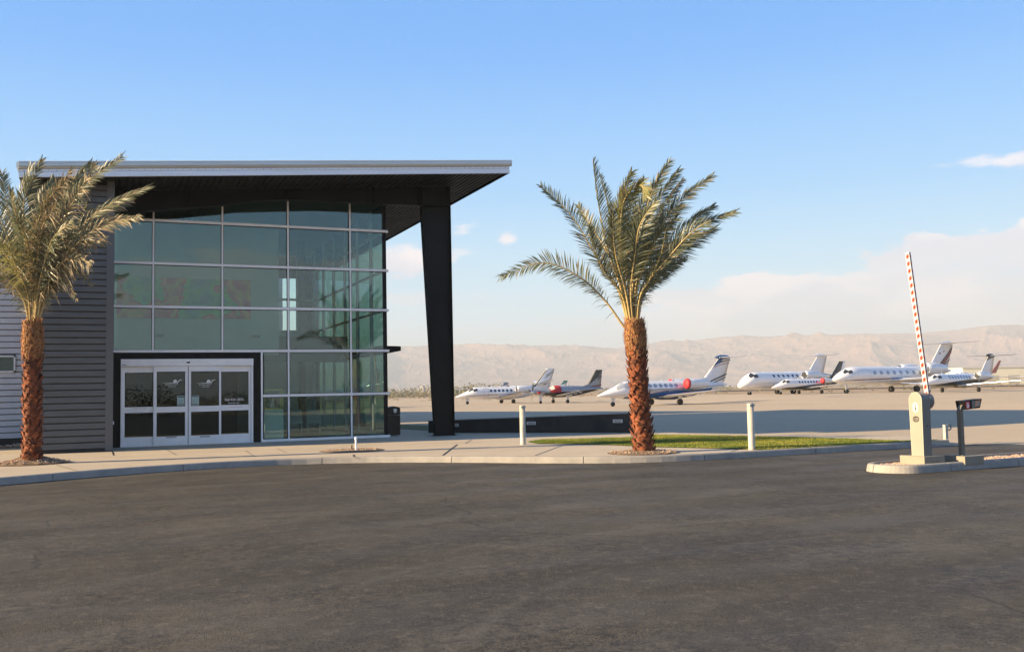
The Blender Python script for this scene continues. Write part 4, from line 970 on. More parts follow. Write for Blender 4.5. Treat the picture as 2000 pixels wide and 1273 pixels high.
def palm(name, label, base, toppx, r0, r1, swell, fronds, seed):
    random.seed(seed)
    D = (base - EYEP).dot(FW); top = AT(toppx[0], toppx[1], D + .12)
    t = thing('palm_tree', label, 'palm tree', base, group='date palms before the terminal')
    mb = MB(); trunk(mb, base, top, r0, r1, swell); mb.build('trunk', [barkA, barkT, barkF], t, world=True)
    mb = MB()
    for fr in fronds:
        pl, w, mi = fr[0], fr[1], fr[2]; kw = fr[3] if len(fr) > 3 else {}
        k = len(pl); off = (top - base).normalized()
        pts = [top - Vector((0, 0, .12)) + RT0 * ((pl[0][0] - toppx[0]) / F * D * .35)]
        for j, (x, y) in enumerate(pl): pts.append(AT(x, y, D + .1 + w * ((j + 1) / k) ** 1.3))
        frond(mb, pts, mi, twist=kw.get('tw', ru(-.5, .5)), messy=kw.get('messy', 0), lmax=kw.get('l', .50 if seed == 11 else .56), bare=kw.get('bare', .30 if seed == 11 else .22), wind=kw.get('wind', .18))
    mb.build('crown', LEAF, t, world=True)
    return t
FR = [
 ([(1180, 585), (1130, 540), (1060, 513), (978, 541)], -.3, 1, dict(tw=.1, bare=.28)),
 ([(1205, 560), (1165, 500), (1115, 420), (1055, 362)], .2, 0, dict(tw=.2)),
 ([(1212, 560), (1185, 480), (1168, 390), (1158, 314)], -.4, 0, dict(tw=.9)),
 ([(1214, 560), (1196, 480), (1190, 410), (1172, 345)], .6, 1, dict(tw=.8)),
 ([(1222, 560), (1208, 470), (1212, 395), (1234, 335)], -.6, 1, dict(tw=.2)),
 ([(1222, 560), (1212, 480), (1218, 395), (1250, 362), (1263, 385)], -.9, 1, dict(tw=.6)),
 ([(1236, 560), (1246, 470), (1272, 380), (1308, 315)], .3, 0, dict(tw=-.1)),
 ([(1238, 560), (1250, 480), (1282, 400), (1326, 332)], -.2, 0, dict(tw=.3)),
 ([(1242, 560), (1262, 480), (1296, 405), (1334, 350)], .8, 2, dict(tw=.4, l=.36)),
 ([(1245, 560), (1272, 480), (1322, 400), (1392, 343)], -.3, 0, dict(tw=0)),
 ([(1252, 565), (1290, 500), (1345, 440), (1395, 402)], .4, 0, dict(tw=.15)),
 ([(1256, 570), (1300, 510), (1362, 445), (1437, 414)], -.5, 0, dict(tw=-.15)),
 ([(1256, 570), (1296, 520), (1345, 478), (1398, 445)], .3, 0, dict(tw=.4)),
 ([(1256, 580), (1285, 545), (1312, 520), (1338, 505)], .7, 0, dict(tw=.5, l=.36)),
 ([(1254, 580), (1280, 530), (1318, 480), (1362, 455)], .9, 0, dict(tw=.2)),
 ([(1228, 560), (1222, 470), (1232, 400), (1258, 350)], .9, 0, dict(tw=-.4)),
 ([(1232, 560), (1236, 470), (1252, 400), (1286, 352)], 1.0, 0, dict(tw=.1)),
 ([(1228, 565), (1216, 490), (1212, 430), (1218, 372)], 1.2, 0, dict(tw=.5)),
 ([(1218, 565), (1190, 500), (1160, 450), (1128, 400)], 1.0, 0, dict(tw=-.2)),
 ([(1240, 565), (1256, 500), (1290, 440), (1330, 402)], 1.3, 0, dict(tw=-.3)),
 ([(1244, 565), (1262, 510), (1285, 465), (1322, 425)], -.9, 0, dict(tw=.3)),
 ([(1232, 570), (1240, 500), (1250, 440), (1282, 392)], -1.1, 0, dict(tw=-.2)),
 ([(1214, 575), (1180, 530), (1160, 480), (1150, 440)], -.7, 0, dict(tw=.5, l=.34)),
 ([(1222, 570), (1204, 505), (1198, 455), (1196, 400)], -1.1, 0, dict(tw=-.3)),
 ([(1250, 580), (1270, 545), (1290, 500), (1300, 450)], -.8, 0, dict(tw=.9, l=.36)),
 ([(1236, 570), (1242, 510), (1246, 460), (1240, 405)], 1.6, 0, dict(tw=.0)),
]
palm('palm_tree', 'young date palm with windblown fronds standing free against the sky beside the lawn', G(1257, 884, SW), (1239, 628), .235, .215, .035, FR, 11)
FL = [
 ([(80, 560), (105, 470), (150, 375), (238, 306)], -.3, 0, dict(tw=0)),
 ([(78, 560), (95, 470), (125, 385), (178, 318)], .3, 0, dict(tw=.3)),
 ([(60, 560), (48, 470), (48, 390), (82, 312)], -.2, 0, dict(tw=.2)),
 ([(56, 560), (40, 480), (36, 400), (60, 325)], .6, 0, dict(tw=-.3)),
 ([(84, 570), (120, 490), (190, 415), (292, 364)], -.2, 0, dict(tw=-.2, wind=.3)),
 ([(84, 570), (125, 505), (190, 445), (272, 424)], -.7, 2, dict(tw=.1, messy=.25)),
 ([(84, 570), (120, 500), (180, 430), (252, 392)], .6, 2, dict(tw=.3, messy=.2)),
 ([(74, 560), (82, 470), (98, 390), (140, 333)], -.8, 2, dict(tw=.5, messy=.5)),
 ([(80, 560), (108, 470), (140, 400), (186, 322)], -.9, 2, dict(tw=.2, messy=.4)),
 ([(70, 560), (66, 470), (88, 400), (128, 352)], -1.0, 2, dict(tw=.8, messy=.6)),
 ([(50, 570), (20, 480), (-5, 410), (-32, 345)], .0, 0, dict(tw=.1)),
 ([(48, 570), (15, 500), (-20, 440), (-60, 400)], .5, 0, dict(tw=.0)),
 ([(50, 575), (25, 520), (-10, 470), (-60, 450)], -.5, 0, dict(tw=-.3)),
 ([(46, 580), (10, 530), (-30, 505), (-90, 520)], .2, 1, dict(tw=.2)),
 ([(46, 585), (14, 545), (-22, 540), (-62, 590)], -.6, 2, dict(tw=.2, messy=.5)),
 ([(58, 560), (38, 480), (14, 400), (4, 340)], .8, 0, dict(tw=.5)),
 ([(60, 560), (50, 470), (28, 410), (22, 372)], -.7, 0, dict(tw=-.5)),
 ([(66, 560), (66, 470), (76, 400), (104, 350)], .9, 0, dict(tw=.1)),
 ([(76, 560), (92, 480), (118, 420), (162, 372)], 1.1, 0, dict(tw=-.2)),
 ([(82, 570), (110, 500), (150, 452), (212, 432)], 1.0, 0, dict(tw=.2)),
 ([(82, 575), (112, 520), (150, 480), (206, 470)], -.5, 2, dict(tw=.4, messy=.8)),
 ([(82, 580), (108, 530), (136, 505), (176, 512)], -.9, 2, dict(tw=.2, messy=.9)),
 ([(70, 565), (74, 500), (84, 440), (110, 400)], -1.2, 2, dict(tw=.6, messy=.8)),
 ([(64, 565), (58, 500), (46, 450), (30, 425)], -1.1, 0, dict(tw=.4, messy=.5)),
 ([(54, 575), (32, 520), (12, 480), (-8, 472)], -1.1, 1, dict(tw=.5, messy=.6)),
 ([(74, 570), (88, 510), (104, 465), (140, 432)], -1.3, 0, dict(tw=-.4, messy=.4)),
 ([(66, 570), (68, 510), (60, 460), (66, 408)], 1.4, 0, dict(tw=.2)),
 ([(78, 575), (96, 530), (112, 490), (122, 452)], .2, 2, dict(tw=.8, messy=.7)),
 ([(62, 575), (50, 530), (42, 500), (20, 470)], .1, 2, dict(tw=.8, messy=.8)),
 ([(86, 580), (120, 540), (150, 525), (180, 556)], -.2, 2, dict(tw=.2, messy=.9, l=.3)),
 ([(88, 585), (104, 560), (130, 552), (150, 585)], -.4, 2, dict(tw=.2, messy=.8, l=.24)),
 ([(70, 570), (78, 520), (70, 470), (88, 420)], -.6, 0, dict(tw=1.2, messy=.5)),
 ([(60, 570), (40, 520), (34, 470), (50, 420)], .4, 0, dict(tw=1.1, messy=.3)),
 ([(76, 575), (100, 520), (136, 470), (170, 400)], .4, 0, dict(tw=.7, messy=.2)),
]
palm('palm_tree', 'date palm with tangled half-dead fronds before the dark ribbed siding', G(62, 906, SW), (64, 630), .208, .192, .045, FL, 23)
random.seed(99)
# ================================================================== AIRCRAFT
acw = mat('aircraft_white', (.80, .80, .82), .22, 0, .04, .8, coat=.5)
acg = mat('aircraft_grey', (.30, .31, .33), .3, .2, .05, 1, coat=.3)
ack = mat('aircraft_black', (.012, .012, .014), .25, coat=.4); acb = mat('aircraft_blue', (.03, .09, .24), .25, coat=.5)
acr = mat('aircraft_dark_red', (.18, .012, .015), .3, coat=.3); cover = mat('red_cover', (.48, .02, .028), .7, var=.15, vscale=4)
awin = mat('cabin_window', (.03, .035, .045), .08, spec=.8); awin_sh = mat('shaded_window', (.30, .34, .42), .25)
tyre = mat('tyre', (.015, .015, .016), .8); rim = mat('wheel_rim', (.55, .55, .56), .35, .4); strut = mat('gear_leg', (.6, .6, .6), .35, .3); intake = mat('engine_intake', (.03, .03, .03), .6); lip = mat('polished_lip', (.7, .7, .72), .15, .9)
def interp(T, x):
    if x <= T[0][0]: return T[0][1:]
    for a, b in zip(T, T[1:]):
        if x <= b[0]:
            t = (x - a[0]) / (b[0] - a[0]); return [p + (q - p) * t for p, q in zip(a[1:], b[1:])]
    return T[-1][1:]
# fraction of length, half width, upper half height, lower half height (in radii), centre line (radii)
JET = [(0, .03, .02, .02, -.54), (.008, .13, .09, .11, -.53), (.025, .25, .18, .20, -.49), (.055, .42, .33, .33, -.41), (.09, .58, .48, .46, -.31), (.125, .72, .62, .60, -.21), (.15, .82, .80, .72, -.13), (.175, .90, .96, .84, -.06), (.205, .97, 1.02, .96, 0), (.24, 1, 1.02, 1, 0), (.60, 1, 1, 1, 0), (.70, .95, .98, .90, .03), (.80, .72, .80, .64, .14), (.90, .42, .52, .36, .30), (.97, .20, .26, .18, .42), (1.0, .06, .08, .06, .47)]
PROP = [(0, .20, .20, .20, -.10), (.02, .36, .34, .36, -.10), (.08, .50, .44, .52, -.12), (.18, .66, .52, .66, -.10), (.225, .78, .62, .76, -.08), (.27, .92, .98, .88, -.02), (.32, 1, 1.06, 1, 0), (.55, 1, 1.03, 1, 0), (.68, .82, .90, .80, .06), (.82, .50, .62, .46, .20), (.93, .24, .34, .22, .34), (1.0, .08, .10, .08, .42)]
def smoothT(T, x):
    a = [interp(T, max(0, min(1, x + d))) for d in (-.008, 0, .008)]
    return [(p + 2 * q + r) / 4 for p, q, r in zip(*a)] if .012 < x < .985 else interp(T, x)
class Fus:
    def __init__(s, T, L, R, zc): s.T, s.L, s.R, s.zc = T, L, R, zc
    def p(s, f, a, off=0):
        """a: 0 = left side, 90 = top, 180 = right side, -90 = belly"""
        w, u, d, c = smoothT(s.T, f); R = s.R; sa, ca = math.sin(a), math.cos(a)
        return Vector((f * s.L, -(w * R + off) * ca, s.zc + c * R + ((u if sa > 0 else d) * R + off) * sa))
    def shell(s, name, m, par):
        fs = [0, .004, .010, .018, .028, .04, .055, .07, .09, .11, .13, .15, .17, .19, .21, .24] + [.28 + .04 * k for k in range(9)] + [.64 + .03 * k for k in range(12)] + [1.0]
        mb = MB(); mb.loft([[s.p(f, 2 * PI * k / 36) for k in range(36)] for f in fs]); return mb.build(name, m, par)
    def patch(s, mb, f0, f1, a0, a1, m=0, nf=6, na=4, off=.012, shape=None):
        """patch on the skin; shape(u,v)->(u,v) reshapes the unit square"""
        vs = []
        for i in range(nf + 1):
            for j in range(na + 1):
                u, v = i / nf, j / na
                if shape: u, v = shape(u, v)
                aa0 = a0(u) if callable(a0) else a0; aa1 = a1(u) if callable(a1) else a1
                vs.append(s.p(f0 + (f1 - f0) * u, math.radians(aa0 + (aa1 - aa0) * v), off))
        mb.add(vs, [(i * (na + 1) + j, i * (na + 1) + j + 1, (i + 1) * (na + 1) + j + 1, (i + 1) * (na + 1) + j) for i in range(nf) for j in range(na)], m, True)
    def both(s, mb, f0, f1, a0, a1, *r, **k):
        s.patch(mb, f0, f1, a0, a1, *r, **k)
        g = lambda q: (lambda u: 180 - q(u)) if callable(q) else 180 - q
        s.patch(mb, f0, f1, g(a0), g(a1), *r, **k)
def oval(u, v):
    x, y = 2 * u - 1, 2 * v - 1; return (.5 + .5 * x * math.sqrt(1 - y * y / 2), .5 + .5 * y * math.sqrt(1 - x * x / 2))
AF = [(0, 0), (.04, .38), (.2, .9), (.4, 1), (.7, .6), (1, .04)]
def surface(name, mats, par, root, tip, cr, ct, tr, tt, sect='z', mid=None):
    """wing-like body: root and tip leading edge points, chords along +x, thickness direction sect"""
    mb = MB(); rings = []
    for t in [0, .25, .5, .75, 1]:
        le = Vector(root).lerp(Vector(tip), t); c = cr + (ct - cr) * t; th = tr + (tt - tr) * t; ring = []
        for x, h in AF: ring.append(le + Vector((x * c, 0, h * th / 2) if sect == 'z' else (x * c, h * th / 2, 0)))
        for x, h in reversed(AF[1:-1]): ring.append(le + Vector((x * c, 0, -h * th / 2) if sect == 'z' else (x * c, -h * th / 2, 0)))
        rings.append(ring)
    mb.loft(rings, 0, True, True); return mb.build(name, mats, par)
def wheel(par, x, y, r, w, hub=.5):
    mb = MB(); mb.lathe([(r * .6, -w / 2), (r * .93, -w / 2), (r, -w * .3), (r, w * .3), (r * .93, w / 2), (r * .6, w / 2)], (x, y, r), 20, 0, 'y'); o = mb.build('tyre', tyre, par)
    mb = MB(); mb.lathe([(0, -w * .42), (r * .58, -w * .46), (r * .6, w * .46), (0, w * .42)], (x, y, r), 16, 0, 'y'); mb.build('rim', rim, par)
def gear(root, x, y, top, r, w, twin=False, lean=0):
    g = MB(); g.tube([(x + lean, y, top), (x, y, r * 1.1)], .045 if not twin else .08, 8); g.tube([(x + .35, y, top), (x + .03, y, r * 1.6)], .03, 6)
    if top - r > .35: g.box(x - .22, y - .11, r * 1.9, x + .16, y - .09, top)
    o = g.build('landing_gear', strut, root)
    for dy in ((-.17, .17) if twin else (0,)): wheel(o, x, y + dy, r, w)
def aircraft(name, label, pxg, pxy, D, theta, S, group='parked business aircraft on the apron', place=None):
    """S: dict of dimensions"""
    rz = -YAW + theta; Rm = Matrix.Rotation(rz, 3, 'Z')
    P = AT(pxg, pxy, D); z = P.z if abs(P.z) < 1.5 else hz(P.x, P.y)
    z = hz(P.x, P.y)
    loc = Vector((P.x, P.y, z)) - Rm @ Vector((S['ng'], 0, 0))
    root = thing(name, label, 'aircraft', loc, rz, group)
    L, R, zc = S['L'], S['R'], S['zc']; Fz = Fus(S.get('T', JET), L, R, zc)
    body = S.get('body', acw); Fz.shell('fuselage', body, root)
    fus = C.objects[-1]
    # livery painted on the hull
    for k, (f0, f1, a0, a1, m) in enumerate(S.get('paint', [])):
        mb = MB(); Fz.both(mb, f0, f1, a0, a1, 0, nf=24, na=3, off=.010 + .004 * k); mb.build('livery_stripe', m, fus)
    if 'belly' in S:
        f0, f1, af, m = S['belly']; mb = MB(); Fz.patch(mb, f0, f1, lambda u: af(u), lambda u: -180 - af(u), 0, nf=26, na=14, off=.007); mb.build('belly_paint', m, fus)
    # cockpit glazing
    for cs, (f0, f1, a0, a1) in enumerate(S.get('cockpit', [(.128, .172, 44, 88), (.170, .208, 22, 50)])):
        mb = MB(); Fz.both(mb, f0, f1, a0, a1, 0, off=.022, shape=lambda u, v: (u, v * (.55 + .45 * u) if cs == 0 else v)); mb.build('cockpit_window', S.get('ckm', awin), fus)
    n, f0, df, wf, a0, a1 = S['win']
    for i in range(n):
        for q0, q1 in ((a0, a1), (180 - a0, 180 - a1)):
            mb = MB(); Fz.patch(mb, f0 + i * df, f0 + i * df + wf, q0, q1, 0, nf=6, na=6, off=.016, shape=oval); cw_ = mb.build('cabin_window', S.get('wm', awin), fus)
            e = 2 if q1 > q0 else -2; mb = MB(); Fz.patch(mb, f0 + i * df - wf * .12, f0 + i * df + wf * 1.12, q0 - e, q1 + e, 0, nf=6, na=6, off=.010, shape=oval); mb.build('window_rim', lip, fus)
    if S.get('door'):
        f, w = S['door']; mb = MB()
        for q in ((f, f + w * .05, -38, 48), (f + w * .95, f + w, -38, 48), (f, f + w, 45, 48), (f, f + w, -38, -35)): Fz.patch(mb, *q, 0, off=.018)
        mb.build('cabin_door', acg, fus)
    # wings
    wx, wz, cr, ct, span, sweep, dih = S['wing']
    for sg, nm in ((-1, 'wing'), (1, 'wing')):
        o = surface(nm, S.get('wingm', body if S.get('wbody') else acw), root, (wx, sg * R * .35, wz), (wx + sweep, sg * span, wz + dih), cr, ct, cr * .13, ct * .10)
        if S.get('winglet'):
            h, lean = S['winglet']; surface('winglet', S.get('wlm', acw), o, (wx + sweep + .1, sg * span, wz + dih), (wx + sweep + .1 + h * .9, sg * (span + lean), wz + dih + h), ct * .85, ct * .35, .10, .05, 'y')
        for q in (.3, .55, .8):
            mb = MB(); p = Vector((wx, sg * R * .35, wz)).lerp(Vector((wx + sweep, sg * span, wz + dih)), q); c = cr + (ct - cr) * q
            mb.tube([(p.x + c * .6, p.y, p.z - .06), (p.x + c * .85, p.y, p.z - .13), (p.x + c * 1.08, p.y, p.z - .04)], [.03, .06, .015], 6); mb.build('flap_fairing', acw, o)
        mb = MB(); a, b = Vector((wx - .01, sg * R * .6, wz)), Vector((wx + sweep - .01, sg * span, wz + dih)); mb.tube([a, b], [cr * .030, ct * .03], 6); mb.build('leading_edge', S.get('lem', lip), o)
    # belly fairing
    mb = MB(); mb.loft([[(wx - .6 + (cr + 1.2) * t, R * .75 * math.cos(a) * q, zc - R * .80 + R * .38 * math.sin(a) * q) for a in [2 * PI * k / 20 for k in range(20)]] for t, q in ((0, .1), (.12, .75), (.35, 1), (.7, 1), (.9, .7), (1, .1))]); mb.build('belly_fairing', S.get('bfm', body), root)
    # fin
    fx, fz, fcr, fct, fh, fs = S['fin']
    fin = surface('tail_fin', S.get('finm', acw), root, (fx, 0, fz), (fx + fs, 0, fz + fh), fcr, fct, .22, .14, 'y')
    for k, (pts, m) in enumerate(S.get('findec', [])):
        mb = MB()
        for sg in (-1, 1):
            vv = []
            for u, v in pts:
                c = fcr + (fct - fcr) * v; vv.append((fx + fs * v + u * c, sg * (.115 - .045 * v + .004 * k), fz + fh * v))
            mb.poly(vv if sg < 0 else vv[::-1])
        mb.build('fin_stripe', m, fin)
    mb = MB(); mb.prism([(fx - fcr * .9, -.05, fz - .15), (fx + .1, -.05, fz - .1), (fx + fs * .22, -.05, fz + fh * .20)], (0, .10, 0)); mb.build('dorsal_fillet', S.get('finm', acw), root)
    # tailplane
    tx, tz, tcr, tct, tsp, tsw, tdi = S['tail']
    for sg in (-1, 1):
        o = surface('tailplane', S.get('tpm', acw), root, (tx, sg * .04, tz), (tx + tsw, sg * tsp, tz + tdi), tcr, tct, .17, .08)
        mb = MB(); mb.tube([(tx, sg * .04, tz), (tx + tsw, sg * tsp, tz + tdi)], [.035, .02], 6); mb.build('leading_edge', S.get('tlem', lip), o)
    if S.get('bullet'):
        mb = MB(); b = S['bullet']; mb.loft([[(tx - b * .45 + (tcr + b * .8) * t, .26 * q * math.cos(a), tz + .05 + .24 * q * math.sin(a)) for a in [2 * PI * k / 14 for k in range(14)]] for t, q in ((0, .05), (.12, .55), (.35, 1), (.7, .9), (1, .1))]); mb.build('fin_fairing', S.get('bulm', acw), root)
    # engines
    if 'eng' in S:
        ex, ey, ez, el, er = S['eng']
        for sg in (-1, 1):
            prof = [(.80, .0), (.93, .02), (1.0, .10), (1.04, .30), (1.0, .60), (.84, .85), (.66, 1.0)]
            mb = MB(); mb.loft([[(ex + h * el, sg * ey + er * q * math.cos(a), ez + er * q * math.sin(a)) for a in [2 * PI * k / 26 for k in range(26)]] for q, h in prof], 0, False); nac = mb.build('engine_nacelle', S.get('engm', body), root)
            mb = MB(); mb.lathe([(er * .80, .0), (er * .86, -.02), (er * .94, .03)], (ex, sg * ey, ez), 26, 0, 'x'); mb.build('intake_lip', lip, nac) if not S.get('covers') else None
            mb = MB()
            if S.get('covers'): mb.lathe([(0, -.10), (er * .85, -.09), (er * 1.0, .0), (er * 1.04, .10), (er * 1.04, .20)], (ex, sg * ey, ez), 26, 0, 'x'); mb.build('intake_cover', cover, nac)
            else: mb.lathe([(0, .10), (er * .78, .10), (er * .80, .0)], (ex, sg * ey, ez), 26, 0, 'x'); mb.build('intake', intake, nac)
            mb = MB(); mb.lathe([(er * .62, 0), (er * .66, .02), (er * .55, .03), (0, -.05)], (ex + el - .02, sg * ey, ez), 20, 0, 'x'); mb.build('exhaust', intake, nac)
            mb = MB(); mb.prism([(ex + el * .25, sg * R * .5, ez - .09), (ex + el * .95, sg * R * .5, ez - .09), (ex + el * .9, sg * (ey - er * .8), ez - .09), (ex + el * .3, sg * (ey - er * .8), ez - .09)], (0, 0, .18)); mb.build('engine_pylon', S.get('pylm', body), nac)
    if 'prop' in S:
        mb = MB(); mb.lathe([(0, -.45), (.12, -.36), (.20, -.18), (.24, .05)], (0, 0, zc - .1 * R), 20, 0, 'x'); spn = mb.build('spinner', lip, root)
        for k in range(4):
            a = PI / 2 * k + S['prop']; d = Vector((0, math.cos(a), math.sin(a))); s_ = Vector((0, -math.sin(a), math.cos(a))); c = Vector((-.15, 0, zc - .1 * R)); mb = MB()
            mb.loft([[c + d * r_ + (s_ * w_ * .8 + Vector((w_ * q_, 0, 0))) * x_ + Vector((t_ * .02, 0, 0)) for x_, t_ in ((-1, 0), (0, 1), (1, 0), (0, -1))] for r_, w_, q_ in ((.15, .05, .8), (.4, .10, .6), (.8, .13, .4), (1.1, .11, .3), (1.2, .06, .2))]); mb.build('propeller_blade', ack, spn)
        mb = MB(); mb.box(.45, -R * .62, zc - .25, .85, -R * .46, zc + .02); mb.box(.45, R * .46, zc - .25, .85, R * .62, zc + .02); mb.build('exhaust_cover', cover, root)
        mb = MB(); Fz.patch(mb, .215, .36, -12, 192, 0, nf=10, na=20, off=.04); mb.build('cockpit_cover', cover, root)
        mb = MB(); Fz.patch(mb, .222, .275, 25, 155, 0, nf=6, na=12, off=.055); mb.build('windscreen_cover', mat('cover_silver', (.66, .60, .50), .5), root)
    gear(root, S['ng'], 0, zc - R * .7, S['nr'], .16, S.get('twin_n', False))
    for sg in (-1, 1): gear(root, S['mg'], sg * S['tr'] / 2, wz + .05 if abs(S['tr'] / 2) > R * .8 else zc - R * .7, S['mr'], .22, S.get('twin', False), 0)
    mb = MB()
    for f in (.27, .36, .48, .56): p = Fz.p(f, PI / 2); mb.prism([(p.x, -.01, p.z - .02), (p.x + .18, -.01, p.z - .02), (p.x + .22, -.01, p.z + .20), (p.x + .12, -.01, p.z + .20)], (0, .02, 0))
    p = Fz.p(.30, -PI / 2); mb.prism([(p.x, -.01, p.z + .02), (p.x + .18, -.01, p.z + .02), (p.x + .2, -.01, p.z - .22), (p.x + .1, -.01, p.z - .22)], (0, .02, 0))
    mb.build('antennas', acw, fus)
    return root
def arc(a, b, c=None):
    return (lambda u: a + (b - a) * u) if c is None else (lambda u: a + (b - a) * u + c * math.sin(PI * u))
rad = math.radians
# 1: white jet with thin dark stripes, low tail
cit = dict(L=14.4, R=.84, zc=1.49, ng=1.75, nr=.22, mg=7.7, mr=.30, tr=4.6, win=(6, .335, .042, .023, 10, 34), door=(.272, .05),
  wing=(6.3, .90, 2.1, .95, 7.7, .35, .55), fin=(11.6, 2.10, 2.6, 1.25, 2.75, 2.3), tail=(12.3, 2.65, 1.45, .75, 2.9, .6, .45), eng=(8.6, 1.34, 1.98, 2.6, .46),
  paint=[(.10, .99, arc(-24, 4), arc(-21, 8), acr), (.10, .97, arc(-30, -4), arc(-27.5, 0), ack), (.5, .97, arc(2, 16), arc(4, 19), ack)], findec=[([(0, 0), (.10, 0), (.12, .93), (0, .93)], ack), ([(.35, .62), (.95, .93), (.99, .93), (.45, .62)], ack), ([(.45, .5), (1, .80), (1, .84), (.4, .52)], ack), ([(.5, .22), (.9, .42), (.95, .42), (.6, .22)], ack), ([(.55, .15), (.98, .34), (1, .34), (.66, .15)], ack)], lem=ack, tlem=ack)
aircraft('business_jet', 'white jet with thin dark stripes and cabin door outline, nearest the black column', 913, 793, 133, rad(22), cit)
# 2: turboprop with grey cowl and red cockpit cover
tbm = dict(T=PROP, L=10.4, R=.68, zc=1.55, ng=1.0, nr=.19, mg=3.9, mr=.24, tr=3.9, body=acg, wbody=True, win=(4, .375, .055, .036, 14, 46), wm=awin_sh, cockpit=[],
  wing=(3.0, .98, 1.75, .9, 6.2, .25, .6), fin=(7.9, 1.95, 2.2, 1.0, 2.35, 1.5), tail=(9.0, 1.72, 1.1, .7, 2.45, .3, .05), prop=.25,
  belly=(.14, .97, arc(-14, 2), ack), paint=[(.36, .97, arc(-10, 8), arc(-6, 13), acr), (.36, .97, arc(-3, 16), arc(0, 18), acw)], finm=acg, findec=[([(0, .12), (0, 1), (1, 1), (.95, .93), (.55, .55)], ack), ([(.62, .50), (.98, .78), (1, .84), (.58, .55)], ack), ([(.66, .40), (1, .62), (1, .67), (.62, .44)], ack), ([(0, 0), (1, .10), (1, .17), (0, .06)], acr)], wingm=ack, tpm=ack, bfm=ack)
aircraft('turboprop_aircraft', 'grey and black single-propeller aircraft with a red cover over its cockpit', 1056, 793, 124, rad(26), tbm)
# 3: blue and white T-tail jet behind the right palm
cj = dict(L=15.2, R=.85, zc=1.50, ng=1.7, nr=.23, mg=7.7, mr=.32, tr=4.9, win=(7, .31, .040, .022, 16, 42), wm=awin_sh, ckm=awin_sh, cockpit=[(.125, .178, 30, 90), (.178, .215, 16, 58)],
  wing=(6.7, .82, 2.4, 1.0, 7.9, .9, .55), fin=(12.0, 2.15, 2.9, 1.45, 2.45, 2.35), tail=(14.3, 4.62, 1.3, .6, 3.0, .7, .05), bullet=1.0, bulm=acb, eng=(9.3, 1.36, 2.05, 2.5, .48), covers=True,
  bfm=acb, belly=(.18, .86, arc(-50, -12, 24), acb), paint=[(.05, .50, arc(-40, -8), arc(-37, -5), acr), (.22, .97, arc(-12, 6), arc(-8, 10), ack), (.22, .97, arc(-4, 14), arc(-1.5, 16), ack), (.3, .8, arc(2, 8), arc(3.5, 11), acr)],
  findec=[([(0, .62), (0, 1), (.75, 1), (.30, .90), (.55, .86), (.08, .66)], acb), ([(0, .55), (.5, .72), (1, .78), (1, .80), (.5, .745), (0, .58)], acr), ([(.40, .02), (1, .30), (1, .36), (.34, .06)], ack), ([(.6, .0), (1, .18), (1, .22), (.55, .02)], ack), ([(.3, .80), (1, .90), (1, .93), (.3, .84)], ack)], tlem=lip)
aircraft('business_jet', 'blue and white jet with a T-shaped tail and red engine covers behind the right palm', 1197, 797, 91.5, rad(25.5), cj)
# 4: plain white wide jet, far
chl = dict(L=20.6, R=1.33, zc=2.12, ng=2.4, nr=.26, mg=10.4, mr=.42, tr=3.2, twin=True, twin_n=True, win=(6, .315, .052, .020, 22, 44), cockpit=[(.088, .128, 40, 88), (.118, .158, 24, 50)],
  wing=(8.6, 1.3, 3.8, 1.3, 9.6, 2.9, .5), winglet=(1.1, .15), fin=(15.8, 3.25, 3.9, 2.3, 2.8, 2.6), tail=(18.0, 6.05, 2.1, 1.0, 3.2, 1.1, .10), bullet=1.6, eng=(12.6, 2.05, 2.85, 3.6, .70),
  paint=[(.10, .95, arc(-22, -2), arc(-20, 1), acg), (.3, .95, arc(-28, -4), arc(-26.5, -2), ack)])
JT = [(f, w, u * (1.0 if f > .2 else 1.0 + .28 * math.sin(PI * min(1, f / .16))), d, c * .8) for f, w, u, d, c in JET]
JW = [(0, .03, .02, .02, -.38), (.006, .18, .12, .16, -.37), (.02, .38, .28, .33, -.33), (.045, .60, .50, .54, -.25), (.075, .78, .72, .72, -.16), (.10, .88, .88, .84, -.09), (.13, .96, .98, .94, -.03), (.16, 1, 1.01, 1, 0)] + JET[10:]
chl['T'] = [(f, w, u, d, c * (1.55 if f < .2 else 1)) for f, w, u, d, c in JW]
aircraft('business_jet', 'large plain white jet, leftmost of the group on the right', 1464, 772, 147, rad(33), chl)
# 5: small jet with black tail and belly
ci2 = dict(cit); ci2.update(L=14.3, zc=1.45, R=.80, win=(7, .33, .040, .020, 12, 36), belly=(.12, .99, arc(-44, 8, 16), ack), finm=ack, covers=True, bfm=ack, eng=(8.9, 1.25, 1.92, 2.3, .38), paint=[(.15, .97, arc(-38, 8), arc(-34, 12), acg)], findec=[([(.72, .1), (1, .05), (1, .98), (.62, .98)], acw), ([(.2, .3), (.34, .33), (.34, .36), (.2, .33)], acw)], ng=1.75, mg=7.6, tr=4.6, wingm=acw, tpm=ack, door=None, lem=lip, tlem=ack, cockpit=[(.128, .170, 44, 86), (.168, .205, 22, 50)])
aircraft('business_jet', 'small white jet with black belly and black tail fin parked between two larger white jets', 1525, 772, 141, rad(28), ci2)
